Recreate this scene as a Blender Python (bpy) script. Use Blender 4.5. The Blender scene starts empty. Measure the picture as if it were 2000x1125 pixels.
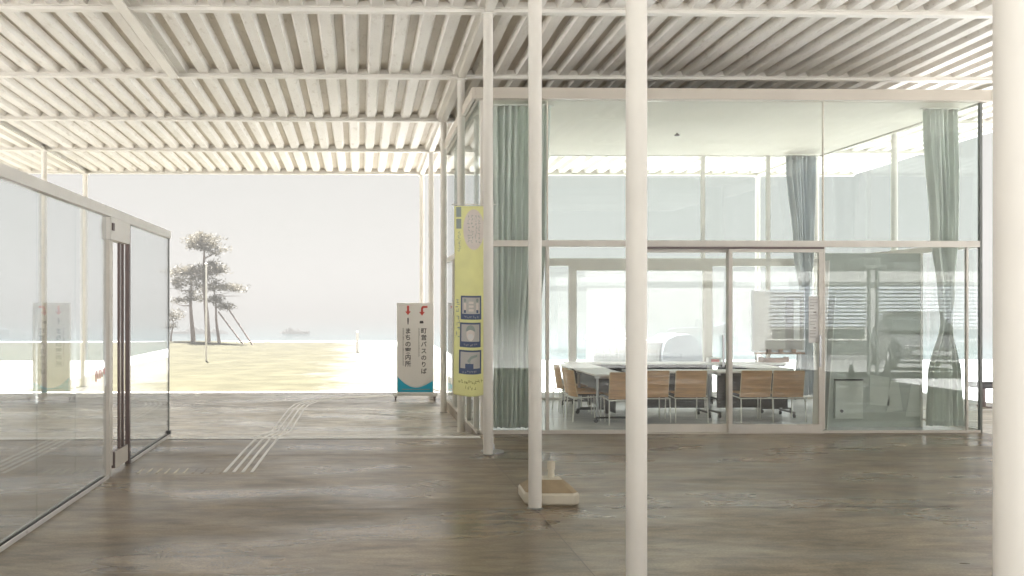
import bpy, bmesh, math, random
from mathutils import Vector, Matrix, noise
R = math.radians
SC = bpy.context.scene
COL = SC.collection

# ------------------------------------------------------------------ camera, sky, sun, exposure
cd = bpy.data.cameras.new('camera'); cam = bpy.data.objects.new('camera', cd); COL.objects.link(cam)
cam.location = (0, 0, 1.6); cam.rotation_euler = (R(90), 0, R(-1.24))
cd.sensor_width = 36; cd.lens = 32.4; cd.shift_x = 0.1295; cd.shift_y = 0.01925
cd.clip_start = 0.05; cd.clip_end = 12000
SC.camera = cam

SUN_EL, SUN_AZ = 70, -12            # degrees; azimuth measured from +Y towards +X (the sun stands beyond the pavilion)
EXPOSURE = 4.76
SKY_CAP = 0.0425
w = bpy.data.worlds.new('World'); SC.world = w; w.use_nodes = True
nt = w.node_tree; nt.nodes.clear()
sky = nt.nodes.new('ShaderNodeTexSky'); sky.sky_type = 'NISHITA'; sky.sun_disc = False
sky.sun_elevation = R(SUN_EL); sky.sun_rotation = R(SUN_AZ); sky.dust_density = 3.0; sky.air_density = 1.2
cap = nt.nodes.new('ShaderNodeMix'); cap.data_type = 'RGBA'; cap.blend_type = 'DARKEN'
cap.inputs[0].default_value = 1.0
STR = 0.1
nt.links.new(sky.outputs[0], cap.inputs[6])
cap.inputs[7].default_value = (SKY_CAP/STR, SKY_CAP/STR*0.985, SKY_CAP/STR*0.94, 1)   # even, thin high cloud
bg = nt.nodes.new('ShaderNodeBackground'); bg.inputs[1].default_value = STR
out = nt.nodes.new('ShaderNodeOutputWorld')
nt.links.new(cap.outputs[2], bg.inputs[0]); nt.links.new(bg.outputs[0], out.inputs[0])

sd = bpy.data.lights.new('sun', 'SUN'); sd.energy = 4.0; sd.angle = R(0.5); sd.color = (1.0, 0.99, 0.975)
so = bpy.data.objects.new('sun', sd); COL.objects.link(so)
sv = Vector((math.sin(R(SUN_AZ))*math.cos(R(SUN_EL)), math.cos(R(SUN_AZ))*math.cos(R(SUN_EL)), math.sin(R(SUN_EL))))
so.rotation_euler = sv.to_track_quat('Z', 'Y').to_euler()
so.location = (0, 30, 40)

SC.view_settings.view_transform = 'Standard'; SC.view_settings.look = 'None'
SC.view_settings.gamma = 1; SC.view_settings.use_curve_mapping = False
SC.view_settings.exposure = EXPOSURE
cy = SC.cycles
cy.max_bounces = 14; cy.diffuse_bounces = 8; cy.glossy_bounces = 6; cy.transparent_max_bounces = 32
cy.transmission_bounces = 6; cy.sample_clamp_indirect = 6; cy.caustics_reflective = False; cy.caustics_refractive = False
cy.use_denoising = True

random.seed(7)

# ------------------------------------------------------------------ materials
def nodes_of(name):
    m = bpy.data.materials.new(name); m.use_nodes = True
    n = m.node_tree; n.nodes.clear()
    o = n.nodes.new('ShaderNodeOutputMaterial')
    return m, n, o

def mat(name, col, rough=0.5, metal=0.0, var=0.08, scale=4.0, bump=0.0, bscale=60.0, spec=0.5, stretch=(1, 1, 1), dirt=None, dirt_at=0.6):
    """painted / plain surface with mottled colour and roughness"""
    m, n, o = nodes_of(name)
    b = n.nodes.new('ShaderNodeBsdfPrincipled'); n.links.new(b.outputs[0], o.inputs[0])
    tc = n.nodes.new('ShaderNodeTexCoord'); mp = n.nodes.new('ShaderNodeMapping')
    mp.inputs['Scale'].default_value = stretch
    n.links.new(tc.outputs['Object'], mp.inputs[0])
    nz = n.nodes.new('ShaderNodeTexNoise'); nz.inputs['Scale'].default_value = scale; nz.inputs['Detail'].default_value = 6
    n.links.new(mp.outputs[0], nz.inputs['Vector'])
    rp = n.nodes.new('ShaderNodeValToRGB')
    rp.color_ramp.elements[0].position = 0.3; rp.color_ramp.elements[1].position = 0.72
    lo = [max(0, c*(1-var)) for c in col]; hi = [min(1, c*(1+var)) for c in col]
    rp.color_ramp.elements[0].color = (*lo, 1); rp.color_ramp.elements[1].color = (*hi, 1)
    n.links.new(nz.outputs[0], rp.inputs[0])
    last = rp.outputs[0]
    if dirt:
        n2 = n.nodes.new('ShaderNodeTexNoise'); n2.inputs['Scale'].default_value = scale*2.3; n2.inputs['Detail'].default_value = 8
        n2.inputs['Roughness'].default_value = 0.7
        n.links.new(mp.outputs[0], n2.inputs['Vector'])
        r2 = n.nodes.new('ShaderNodeValToRGB')
        r2.color_ramp.elements[0].position = dirt_at; r2.color_ramp.elements[1].position = dirt_at+0.12
        n.links.new(n2.outputs[0], r2.inputs[0])
        mx = n.nodes.new('ShaderNodeMix'); mx.data_type = 'RGBA'
        mul = n.nodes.new('ShaderNodeMath'); mul.operation = 'MULTIPLY'; mul.inputs[1].default_value = 0.6
        n.links.new(r2.outputs[0], mul.inputs[0]); n.links.new(mul.outputs[0], mx.inputs[0])
        n.links.new(last, mx.inputs[6]); mx.inputs[7].default_value = (*dirt, 1)
        last = mx.outputs[2]
    n.links.new(last, b.inputs['Base Color'])
    b.inputs['Metallic'].default_value = metal; b.inputs['Specular IOR Level'].default_value = spec
    mr = n.nodes.new('ShaderNodeMapRange'); mr.inputs[3].default_value = max(0.02, rough-0.08); mr.inputs[4].default_value = min(1, rough+0.08)
    n.links.new(nz.outputs[0], mr.inputs[0]); n.links.new(mr.outputs[0], b.inputs['Roughness'])
    if bump:
        n3 = n.nodes.new('ShaderNodeTexNoise'); n3.inputs['Scale'].default_value = bscale; n3.inputs['Detail'].default_value = 4
        n.links.new(tc.outputs['Object'], n3.inputs['Vector'])
        bp = n.nodes.new('ShaderNodeBump'); bp.inputs['Strength'].default_value = bump; bp.inputs['Distance'].default_value = 0.01
        n.links.new(n3.outputs[0], bp.inputs['Height']); n.links.new(bp.outputs[0], b.inputs['Normal'])
    return m

def glass(name, tint, f0):
    """architectural glass of a real slab: Schlick reflection over tinted see-through"""
    m, n, o = nodes_of(name)
    ge = n.nodes.new('ShaderNodeNewGeometry')
    dt = n.nodes.new('ShaderNodeVectorMath'); dt.operation = 'DOT_PRODUCT'
    n.links.new(ge.outputs['Incoming'], dt.inputs[0]); n.links.new(ge.outputs['Normal'], dt.inputs[1])
    ab = n.nodes.new('ShaderNodeMath'); ab.operation = 'ABSOLUTE'; n.links.new(dt.outputs['Value'], ab.inputs[0])
    om = n.nodes.new('ShaderNodeMath'); om.operation = 'SUBTRACT'; om.inputs[0].default_value = 1; n.links.new(ab.outputs[0], om.inputs[1])
    pw = n.nodes.new('ShaderNodeMath'); pw.operation = 'POWER'; pw.inputs[1].default_value = 5; n.links.new(om.outputs[0], pw.inputs[0])
    ma = n.nodes.new('ShaderNodeMath'); ma.operation = 'MULTIPLY_ADD'; ma.inputs[1].default_value = 1-f0; ma.inputs[2].default_value = f0
    n.links.new(pw.outputs[0], ma.inputs[0])
    tr = n.nodes.new('ShaderNodeBsdfTransparent'); tr.inputs[0].default_value = (*tint, 1)
    gl = n.nodes.new('ShaderNodeBsdfGlossy'); gl.inputs['Roughness'].default_value = 0.0
    mx = n.nodes.new('ShaderNodeMixShader')
    n.links.new(ma.outputs[0], mx.inputs[0]); n.links.new(tr.outputs[0], mx.inputs[1]); n.links.new(gl.outputs[0], mx.inputs[2])
    n.links.new(mx.outputs[0], o.inputs[0])
    return m

def concrete_floor(name='trowelled_concrete', gain=(1, 1, 1)):
    m, n, o = nodes_of(name)
    b = n.nodes.new('ShaderNodeBsdfPrincipled'); n.links.new(b.outputs[0], o.inputs[0])
    tc = n.nodes.new('ShaderNodeTexCoord')
    def noise_(scale, stretch, detail=6, rough=0.55, dist=0.0):
        mp = n.nodes.new('ShaderNodeMapping'); mp.inputs['Scale'].default_value = stretch
        n.links.new(tc.outputs['Object'], mp.inputs[0])
        z = n.nodes.new('ShaderNodeTexNoise'); z.inputs['Scale'].default_value = scale
        z.inputs['Detail'].default_value = detail; z.inputs['Roughness'].default_value = rough; z.inputs['Distortion'].default_value = dist
        n.links.new(mp.outputs[0], z.inputs['Vector']); return z.outputs[0]
    big = noise_(0.75, (0.6, 1.0, 1), 6, 0.62, 0.8)
    mid = noise_(4.6, (0.5, 1.4, 1), 9, 0.68, 0.4)
    fine = noise_(60, (1, 1, 1), 5, 0.7)
    def ramp(src, p0, p1, c0, c1):
        r = n.nodes.new('ShaderNodeValToRGB'); r.color_ramp.elements[0].position = p0; r.color_ramp.elements[1].position = p1
        r.color_ramp.elements[0].color = (*c0, 1); r.color_ramp.elements[1].color = (*c1, 1); n.links.new(src, r.inputs[0]); return r.outputs[0]
    c1 = ramp(big, 0.33, 0.68, (0.145, 0.104, 0.060), (0.285, 0.222, 0.145))
    c2 = ramp(mid, 0.35, 0.7, (0.45, 0.43, 0.40), (1.55, 1.54, 1.52))
    c3 = ramp(fine, 0.3, 0.7, (0.58, 0.58, 0.58), (1.40, 1.40, 1.40))
    def mul(a, c):
        x = n.nodes.new('ShaderNodeMix'); x.data_type = 'RGBA'; x.blend_type = 'MULTIPLY'; x.inputs[0].default_value = 1
        n.links.new(a, x.inputs[6]); n.links.new(c, x.inputs[7]); return x.outputs[2]
    # each cast slab (2.68 m by 7.5 m) has its own tone
    sp_ = n.nodes.new('ShaderNodeSeparateXYZ'); n.links.new(tc.outputs['Object'], sp_.inputs[0])
    def cell(src, off, size):
        m1 = n.nodes.new('ShaderNodeMath'); m1.operation = 'SUBTRACT'; m1.inputs[1].default_value = off; n.links.new(src, m1.inputs[0])
        m2 = n.nodes.new('ShaderNodeMath'); m2.operation = 'DIVIDE'; m2.inputs[1].default_value = size; n.links.new(m1.outputs[0], m2.inputs[0])
        m3 = n.nodes.new('ShaderNodeMath'); m3.operation = 'FLOOR'; n.links.new(m2.outputs[0], m3.inputs[0]); return m3.outputs[0]
    cb = n.nodes.new('ShaderNodeCombineXYZ'); n.links.new(cell(sp_.outputs[0], 1.4, 7.5), cb.inputs[0]); n.links.new(cell(sp_.outputs[1], 4.63, 2.685), cb.inputs[1])
    wn = n.nodes.new('ShaderNodeTexWhiteNoise'); wn.noise_dimensions = '3D'; n.links.new(cb.outputs[0], wn.inputs['Vector'])
    c4 = ramp(wn.outputs['Value'], 0.0, 1.0, (0.90, 0.89, 0.88), (1.08, 1.08, 1.08))
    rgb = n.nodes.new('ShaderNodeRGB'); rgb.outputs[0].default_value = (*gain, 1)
    pale_streaks = noise_(4.5, (0.5, 1.3, 1), 8, 0.72, 0.3)  # paler streaks mixed into the tone where this noise runs high
    dr = n.nodes.new('ShaderNodeMapRange'); dr.inputs[1].default_value = 0.50; dr.inputs[2].default_value = 0.72; dr.inputs[3].default_value = 0.0; dr.inputs[4].default_value = 0.55
    n.links.new(pale_streaks, dr.inputs[0])
    dm = n.nodes.new('ShaderNodeMix'); dm.data_type = 'RGBA'; n.links.new(dr.outputs[0], dm.inputs[0])
    n.links.new(mul(mul(mul(c1, c2), c3), c4), dm.inputs[6]); dm.inputs[7].default_value = (0.33, 0.285, 0.225, 1)
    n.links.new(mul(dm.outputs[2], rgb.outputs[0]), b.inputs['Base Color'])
    worn = noise_(0.9, (0.55, 1.3, 1), 3, 0.5, 0.15)
    mr = n.nodes.new('ShaderNodeMapRange'); mr.inputs[1].default_value = 0.34; mr.inputs[2].default_value = 0.66
    mr.inputs[3].default_value = 0.46; mr.inputs[4].default_value = 0.20
    n.links.new(worn, mr.inputs[0]); n.links.new(mr.outputs[0], b.inputs['Roughness'])
    bp = n.nodes.new('ShaderNodeBump'); bp.inputs['Strength'].default_value = 0.05; bp.inputs['Distance'].default_value = 0.004
    n.links.new(fine, bp.inputs['Height']); n.links.new(bp.outputs[0], b.inputs['Normal'])
    b.inputs['Specular IOR Level'].default_value = 0.95
    return m

def deck_mat(name, lo, hi, amt):
    m, n, o = nodes_of(name)
    b = n.nodes.new('ShaderNodeBsdfPrincipled'); n.links.new(b.outputs[0], o.inputs[0])
    tc = n.nodes.new('ShaderNodeTexCoord')
    def nz(scale, st, detail, rough):
        mp = n.nodes.new('ShaderNodeMapping'); mp.inputs['Scale'].default_value = st; n.links.new(tc.outputs['Object'], mp.inputs[0])
        z = n.nodes.new('ShaderNodeTexNoise'); z.inputs['Scale'].default_value = scale; z.inputs['Detail'].default_value = detail; z.inputs['Roughness'].default_value = rough
        n.links.new(mp.outputs[0], z.inputs['Vector']); return z.outputs[0]
    a = nz(1.3, (1.6, 0.5, 1), 6, 0.6); c = nz(9, (1.4, 0.35, 1), 8, 0.7); d = nz(38, (1.5, 0.6, 1), 5, 0.7)
    r = n.nodes.new('ShaderNodeValToRGB'); r.color_ramp.elements[0].position = 0.3; r.color_ramp.elements[1].position = 0.7
    r.color_ramp.elements[0].color = (*lo, 1); r.color_ramp.elements[1].color = (*hi, 1); n.links.new(a, r.inputs[0])
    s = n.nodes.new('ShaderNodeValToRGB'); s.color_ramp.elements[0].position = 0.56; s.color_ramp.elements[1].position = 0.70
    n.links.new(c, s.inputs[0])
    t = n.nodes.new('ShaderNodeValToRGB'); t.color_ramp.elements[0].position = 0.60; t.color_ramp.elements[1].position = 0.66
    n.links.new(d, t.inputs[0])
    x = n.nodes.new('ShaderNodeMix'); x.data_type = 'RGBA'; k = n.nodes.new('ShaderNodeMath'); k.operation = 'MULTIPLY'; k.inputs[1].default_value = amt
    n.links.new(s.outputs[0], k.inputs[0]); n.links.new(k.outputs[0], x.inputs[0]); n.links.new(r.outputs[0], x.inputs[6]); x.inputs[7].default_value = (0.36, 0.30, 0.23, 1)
    y = n.nodes.new('ShaderNodeMix'); y.data_type = 'RGBA'; k2 = n.nodes.new('ShaderNodeMath'); k2.operation = 'MULTIPLY'; k2.inputs[1].default_value = 0.4
    n.links.new(t.outputs[0], k2.inputs[0]); n.links.new(k2.outputs[0], y.inputs[0]); n.links.new(x.outputs[2], y.inputs[6]); y.inputs[7].default_value = (0.30, 0.25, 0.2, 1)
    n.links.new(y.outputs[2], b.inputs['Base Color']); b.inputs['Roughness'].default_value = 0.5
    return m

M = {}
M['floor'] = concrete_floor()
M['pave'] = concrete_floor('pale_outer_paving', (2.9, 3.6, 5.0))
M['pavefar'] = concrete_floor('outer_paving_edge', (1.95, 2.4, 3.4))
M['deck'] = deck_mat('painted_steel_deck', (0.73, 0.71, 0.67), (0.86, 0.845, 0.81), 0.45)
M['deckflat'] = deck_mat('mottled_shaded_flute', (0.46, 0.41, 0.34), (0.64, 0.59, 0.51), 0.8)  # mottled flutes; recess shade is also put into their darker tone
M['steel'] = mat('cream_steel_paint', (0.74, 0.71, 0.655), 0.38, var=0.05, scale=3, dirt=(0.45, 0.40, 0.33), dirt_at=0.68)
M['beam'] = mat('white_beam_paint', (0.82, 0.80, 0.755), 0.42, var=0.05, scale=2, dirt=(0.5, 0.45, 0.38), dirt_at=0.66)
M['white'] = mat('white_frame_paint', (0.78, 0.76, 0.72), 0.4, var=0.04, scale=4)
M['frame'] = mat('beige_aluminium_frame', (0.70, 0.665, 0.61), 0.4, var=0.05, scale=4)
M['fascia'] = mat('beige_fascia_panel', (0.58, 0.53, 0.46), 0.5, var=0.05, scale=1.5)
M['ceiling'] = mat('plain_ceiling_board', (0.74, 0.70, 0.61), 0.7, var=0.02, scale=2)
M['black'] = mat('black_plastic', (0.022, 0.02, 0.022), 0.45, var=0.2)
M['darkmetal'] = mat('dark_anodised_metal', (0.14, 0.105, 0.10), 0.35, metal=0.3, var=0.15)
M['steelgrey'] = mat('grey_steel', (0.45, 0.45, 0.46), 0.32, metal=0.7, var=0.08)
M['vinyl'] = mat('pale_vinyl_floor', (0.80, 0.80, 0.79), 0.14, var=0.08, scale=2.5, stretch=(1, 3, 1))
M['glass'] = glass('green_float_glass', (0.958, 0.980, 0.975), 0.055)
M['screen'] = glass('clear_screen_glass', (0.955, 0.975, 0.978), 0.19)
M['edge'] = mat('glass_edge_seal', (0.16, 0.17, 0.16), 0.35, var=0.1)
M['curtain'] = mat('sage_curtain_cloth', (0.82, 0.85, 0.81), 0.85, var=0.12, scale=3, stretch=(6, 6, 0.6), bump=0.1, bscale=220)
M['curtain_grey'] = mat('grey_curtain_cloth', (0.70, 0.73, 0.75), 0.85, var=0.12, scale=3, stretch=(6, 6, 0.6), bump=0.1, bscale=220)
M['ply'] = mat('brown_plywood', (0.56, 0.325, 0.16), 0.42, var=0.22, scale=5, stretch=(1.2, 1.2, 9))
M['plyedge'] = mat('pale_plywood_edge', (0.62, 0.48, 0.32), 0.5, var=0.12, scale=20)
M['laminate'] = mat('white_table_laminate', (0.80, 0.79, 0.78), 0.3, var=0.02)
M['modesty'] = mat('dark_modesty_panel', (0.035, 0.028, 0.03), 0.55, var=0.15)
M['board'] = mat('white_enamel_board', (0.55, 0.53, 0.50), 0.25, var=0.03)
M['boardgrey'] = mat('grey_paper', (0.42, 0.40, 0.38), 0.7, var=0.05)
M['paper'] = mat('white_paper', (0.80, 0.80, 0.79), 0.75, var=0.03)
M['green'] = mat('dark_green_grey_panel', (0.40, 0.43, 0.385), 0.4, var=0.1, scale=2)
M['greenlight'] = mat('grey_green_sheet', (0.56, 0.59, 0.54), 0.5, var=0.06)
M['wood'] = mat('reddish_wood_tray', (0.33, 0.20, 0.14), 0.5, var=0.15)
M['signwhite'] = mat('sign_cream_face', (0.90, 0.86, 0.82), 0.45, var=0.02)
M['teal'] = mat('sign_teal_blue', (0.025, 0.48, 0.70), 0.4, var=0.08)
M['red'] = mat('sign_red', (0.62, 0.075, 0.055), 0.5, var=0.05)
M['ink'] = mat('dark_ink', (0.045, 0.04, 0.045), 0.6, var=0.05)
M['inkgrey'] = mat('grey_ink', (0.33, 0.30, 0.29), 0.6, var=0.05)
M['cloth'] = mat('lime_yellow_cloth', (0.90, 0.90, 0.44), 0.8, var=0.06, scale=6)
M['clothpink'] = mat('pale_pink_print', (0.82, 0.75, 0.71), 0.8, var=0.05, scale=12)
M['navy'] = mat('navy_print', (0.10, 0.135, 0.24), 0.8, var=0.1)
M['paleprint'] = mat('pale_grey_print', (0.58, 0.57, 0.56), 0.8, var=0.05)
M['bluegrey'] = mat('blue_grey_print', (0.36, 0.42, 0.40), 0.8, var=0.08)
M['olive'] = mat('olive_print', (0.30, 0.30, 0.09), 0.8, var=0.08)
M['tank'] = mat('aged_white_plastic', (0.66, 0.61, 0.50), 0.45, var=0.06, scale=8)
M['tanktop'] = mat('dusty_plastic_top', (0.36, 0.28, 0.18), 0.7, var=0.15, scale=9)
M['bar'] = mat('pale_tactile_bar', (0.86, 0.85, 0.83), 0.4, var=0.05)
M['ground'] = mat('pale_quay_concrete', (0.33, 0.327, 0.324), 0.8, var=0.08, scale=0.6, bump=0.2)
M['road'] = mat('worn_road_asphalt', (0.21, 0.207, 0.20), 0.85, var=0.1, scale=0.8, bump=0.2)
M['grass'] = mat('dry_lawn_grass', (0.039, 0.036, 0.023), 0.95, var=0.22, scale=1.2, bump=0.6, bscale=30, spec=0.05)
n = M['grass'].node_tree; p = [q for q in n.nodes if q.type == 'BSDF_PRINCIPLED'][0]
tc = n.nodes.new('ShaderNodeTexCoord'); sx = n.nodes.new('ShaderNodeSeparateXYZ'); n.links.new(tc.outputs['Object'], sx.inputs[0])
z = n.nodes.new('ShaderNodeTexNoise'); z.inputs['Scale'].default_value = 0.55; z.inputs['Detail'].default_value = 9; z.inputs['Roughness'].default_value = 0.72; n.links.new(tc.outputs['Object'], z.inputs['Vector'])
m1 = n.nodes.new('ShaderNodeMapRange'); m1.inputs[1].default_value = -3.2; m1.inputs[2].default_value = 2.6; m1.inputs[3].default_value = -.45; m1.inputs[4].default_value = .55; n.links.new(sx.outputs[0], m1.inputs[0])
ad = n.nodes.new('ShaderNodeMath'); ad.operation = 'ADD'; n.links.new(z.outputs[0], ad.inputs[0]); n.links.new(m1.outputs[0], ad.inputs[1])
m2 = n.nodes.new('ShaderNodeMapRange'); m2.inputs[1].default_value = .40; m2.inputs[2].default_value = .72; n.links.new(ad.outputs[0], m2.inputs[0])
mx = n.nodes.new('ShaderNodeMix'); mx.data_type = 'RGBA'; n.links.new(m2.outputs[0], mx.inputs[0]); n.links.new(p.inputs['Base Color'].links[0].from_socket, mx.inputs[6])
mx.inputs[7].default_value = (.10, .095, .082, 1); n.links.new(mx.outputs[2], p.inputs['Base Color'])
M['water'] = mat('harbour_water', (0.035, 0.075, 0.085), 0.08, var=0.1, scale=0.2, bump=0.03, bscale=1.5)
M['bark'] = mat('pine_bark', (0.20, 0.155, 0.14), 0.85, var=0.3, scale=6, stretch=(3, 3, 0.6))
M['needle'] = mat('pine_needles', (0.11, 0.097, 0.07), 0.7, var=0.35, scale=1.3)
M['wallpale'] = mat('pale_render_wall', (0.62, 0.61, 0.59), 0.8, var=0.06, scale=1)
M['shutter'] = mat('blue_grey_shutter', (0.66, 0.70, 0.76), 0.4, var=0.05)
M['winglass'] = mat('dark_window_glass', (0.05, 0.055, 0.055), 0.1, var=0.1)
M['carpaint'] = mat('grey_car_paint', (0.10, 0.10, 0.105), 0.16, var=0.1)
M['chrome'] = mat('bright_chrome', (0.7, 0.7, 0.7), 0.12, metal=1.0, var=0.03)
M['rubber'] = mat('tyre_rubber', (0.02, 0.02, 0.02), 0.8, var=0.1)
M['cone'] = mat('grey_cone_plastic', (0.12, 0.12, 0.11), 0.5, var=0.1)
M['greywall'] = mat('mid_grey_wall', (0.11, 0.115, 0.11), 0.7, var=0.08)
M['tubwhite'] = mat('white_tub_plastic', (0.24, 0.235, 0.23), 0.5, var=0.05)
M['tarp'] = mat('grey_tarpaulin', (0.10, 0.108, 0.12), 0.6, var=0.15, scale=3, bump=0.4, bscale=5)
M['hull'] = mat('blue_grey_hull', (0.045, 0.065, 0.09), 0.5, var=0.1)
M['rock'] = mat('breakwater_rock', (0.06, 0.058, 0.055), 0.9, var=0.25, scale=0.3)

for key, amt in (('curtain', .25), ('curtain_grey', .25), ('needle', .3)):    # thin cloth and needles let some light through
    n = M[key].node_tree; o = [q for q in n.nodes if q.type == 'OUTPUT_MATERIAL'][0]; p = [q for q in n.nodes if q.type == 'BSDF_PRINCIPLED'][0]
    tl = n.nodes.new('ShaderNodeBsdfTranslucent'); mx = n.nodes.new('ShaderNodeMixShader'); mx.inputs[0].default_value = amt
    n.links.new(p.inputs['Base Color'].links[0].from_socket, tl.inputs[0])
    n.links.new(p.outputs[0], mx.inputs[1]); n.links.new(tl.outputs[0], mx.inputs[2]); n.links.new(mx.outputs[0], o.inputs[0])

# ------------------------------------------------------------------ helpers
class MB:
    """collects shapes into one mesh"""
    def __init__(s): s.v = []; s.f = []
    def add(s, vs, fs):
        o = len(s.v); s.v += [tuple(p) for p in vs]; s.f += [tuple(i+o for i in f) for f in fs]; return s
    def box(s, x0, x1, y0, y1, z0, z1):
        return s.add([(x0, y0, z0), (x1, y0, z0), (x1, y1, z0), (x0, y1, z0), (x0, y0, z1), (x1, y0, z1), (x1, y1, z1), (x0, y1, z1)],
                     [(3, 2, 1, 0), (4, 5, 6, 7), (0, 1, 5, 4), (1, 2, 6, 5), (2, 3, 7, 6), (3, 0, 4, 7)])
    def path(s, pts, rad, n=10, caps=True):
        pts = [Vector(p) for p in pts]
        rs = rad if isinstance(rad, (list, tuple)) else [rad]*len(pts)
        rings = []
        u = None
        for i, p in enumerate(pts):
            d = (pts[min(i+1, len(pts)-1)]-pts[max(i-1, 0)]).normalized()
            if u is None:
                u = d.cross(Vector((0, 0, 1)) if abs(d.z) < 0.9 else Vector((1, 0, 0))).normalized()
            u = (u-d*u.dot(d)).normalized(); v = d.cross(u)
            rings.append([p+(u*math.cos(2*math.pi*k/n)+v*math.sin(2*math.pi*k/n))*rs[i] for k in range(n)])
        vs = [q for r in rings for q in r]; fs = []
        for i in range(len(pts)-1):
            for k in range(n):
                a, b = i*n+k, i*n+(k+1) % n
                fs.append((a, b, b+n, a+n))
        if caps:
            fs.append(tuple(reversed(range(n)))); fs.append(tuple(range((len(pts)-1)*n, len(pts)*n)))
        return s.add(vs, fs)
    def cyl(s, p0, p1, r, n=12): return s.path([p0, p1], r, n)
    def prism(s, poly, fn, d0, d1):
        """polygon (a,b) extruded between d0 and d1; fn(a,b,d) -> xyz"""
        n = len(poly)
        vs = [fn(a, b, d0) for a, b in poly]+[fn(a, b, d1) for a, b in poly]
        fs = [tuple(range(n)), tuple(reversed(range(n, 2*n)))]+[(i, i+n, (i+1) % n+n, (i+1) % n) for i in range(n)]
        return s.add(vs, fs)
    def lathe(s, prof, c, n=24):
        cx, cyy, cz = c
        vs = [(cx+r*math.cos(2*math.pi*k/n), cyy+r*math.sin(2*math.pi*k/n), cz+z) for r, z in prof for k in range(n)]
        fs = [(i*n+k, i*n+(k+1) % n, (i+1)*n+(k+1) % n, (i+1)*n+k) for i in range(len(prof)-1) for k in range(n)]
        fs += [tuple(reversed(range(n))), tuple(range((len(prof)-1)*n, len(prof)*n))]
        return s.add(vs, fs)
    def xform(s, fn): s.v = [tuple(fn(*p)) for p in s.v]; return s
    def build(s, name, m, parent=None, smooth=False, bevel=0.0, keep=False):
        me = bpy.data.meshes.new(name); me.from_pydata(s.v, [], s.f)
        if not keep:
            bm = bmesh.new(); bm.from_mesh(me); bmesh.ops.recalc_face_normals(bm, faces=bm.faces); bm.to_mesh(me); bm.free()
        me.materials.append(m)
        o = bpy.data.objects.new(name, me); COL.objects.link(o)
        if parent is not None: o.parent = parent
        if smooth:
            me.polygons.foreach_set('use_smooth', [True]*len(me.polygons))
            me.set_sharp_from_angle(angle=R(40))
        if bevel:
            b = o.modifiers.new('bevel', 'BEVEL'); b.width = bevel; b.segments = 2; b.limit_method = 'ANGLE'; b.angle_limit = R(35)
        return o

def tag(o, label, cat, group=None):
    o['label'] = label; o['category'] = cat
    if group: o['group'] = group
    return o
def thing(name, label, cat, loc=(0, 0, 0), rz=0.0, group=None):
    o = bpy.data.objects.new(name, None); COL.objects.link(o)
    o.empty_display_size = 0.2
    o.location = loc; o.rotation_euler = (0, 0, R(rz)); return tag(o, label, cat, group)
def structure(o, kind='structure'): o['kind'] = kind; return o
def dup(root, loc, rz, label, group=None):
    r = root.copy(); COL.objects.link(r); r.location = loc; r.rotation_euler = (0, 0, R(rz)); r['label'] = label
    if group: r['group'] = group
    for ch in list(root.children):
        c = ch.copy(); COL.objects.link(c); c.parent = r
        for g in list(ch.children):
            d = g.copy(); COL.objects.link(d); d.parent = c
    return r

def glyphs(text, size, step, vertical=True, bold=0.0):
    """letters as a flat mesh in (a,b): list of (verts, faces); a column of characters runs down"""
    vs, fs = [], []
    for k, ch in enumerate(text):
        c = bpy.data.curves.new('letter', 'FONT'); c.body = ch; c.size = size; c.resolution_u = 2; c.offset = bold
        o = bpy.data.objects.new('letter', c); COL.objects.link(o)
        me = bpy.data.meshes.new_from_object(o.evaluated_get(bpy.context.evaluated_depsgraph_get()))
        xs = [p.co.x for p in me.vertices] or [0]
        cx = size*0.5 if max(xs) > size*0.72 else (min(xs)+max(xs))/2
        n0 = len(vs)
        for p in me.vertices:
            vs.append((p.co.x-cx, p.co.y-k*step) if vertical else (p.co.x+k*step, p.co.y))
        for p in me.polygons: fs.append(tuple(i+n0 for i in p.vertices))
        bpy.data.objects.remove(o); bpy.data.curves.remove(c); bpy.data.meshes.remove(me)
    return vs, fs

# ------------------------------------------------------------------ ground, floors, water, hills
LOW = -0.15
def sheet(name, rows, m, kind='structure'):
    """strip of quads, rows = [(x0,x1,y,z)...]"""
    b = MB()
    for (a0, a1, ya, za), (b0, b1, yb, zb) in zip(rows, rows[1:]):
        b.add([(a0, ya, za), (a1, ya, za), (b1, yb, zb), (b0, yb, zb)], [(0, 1, 2, 3)])
    return structure(b.build(name, m), kind)

sheet('floor', [(-11.2, 11.6, 0.6, 0), (-11.2, 11.6, 11.43, 0)], M['floor'])
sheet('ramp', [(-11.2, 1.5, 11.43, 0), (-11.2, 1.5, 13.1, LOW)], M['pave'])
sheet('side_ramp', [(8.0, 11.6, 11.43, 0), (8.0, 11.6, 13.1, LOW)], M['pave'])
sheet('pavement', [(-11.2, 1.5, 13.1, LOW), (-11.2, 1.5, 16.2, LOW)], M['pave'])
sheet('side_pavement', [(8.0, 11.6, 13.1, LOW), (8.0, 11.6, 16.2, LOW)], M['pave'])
sheet('far_pavement', [(-11.2, 11.6, 16.2, LOW), (-11.2, 11.6, 19.35, LOW)], M['pavefar'])
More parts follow.
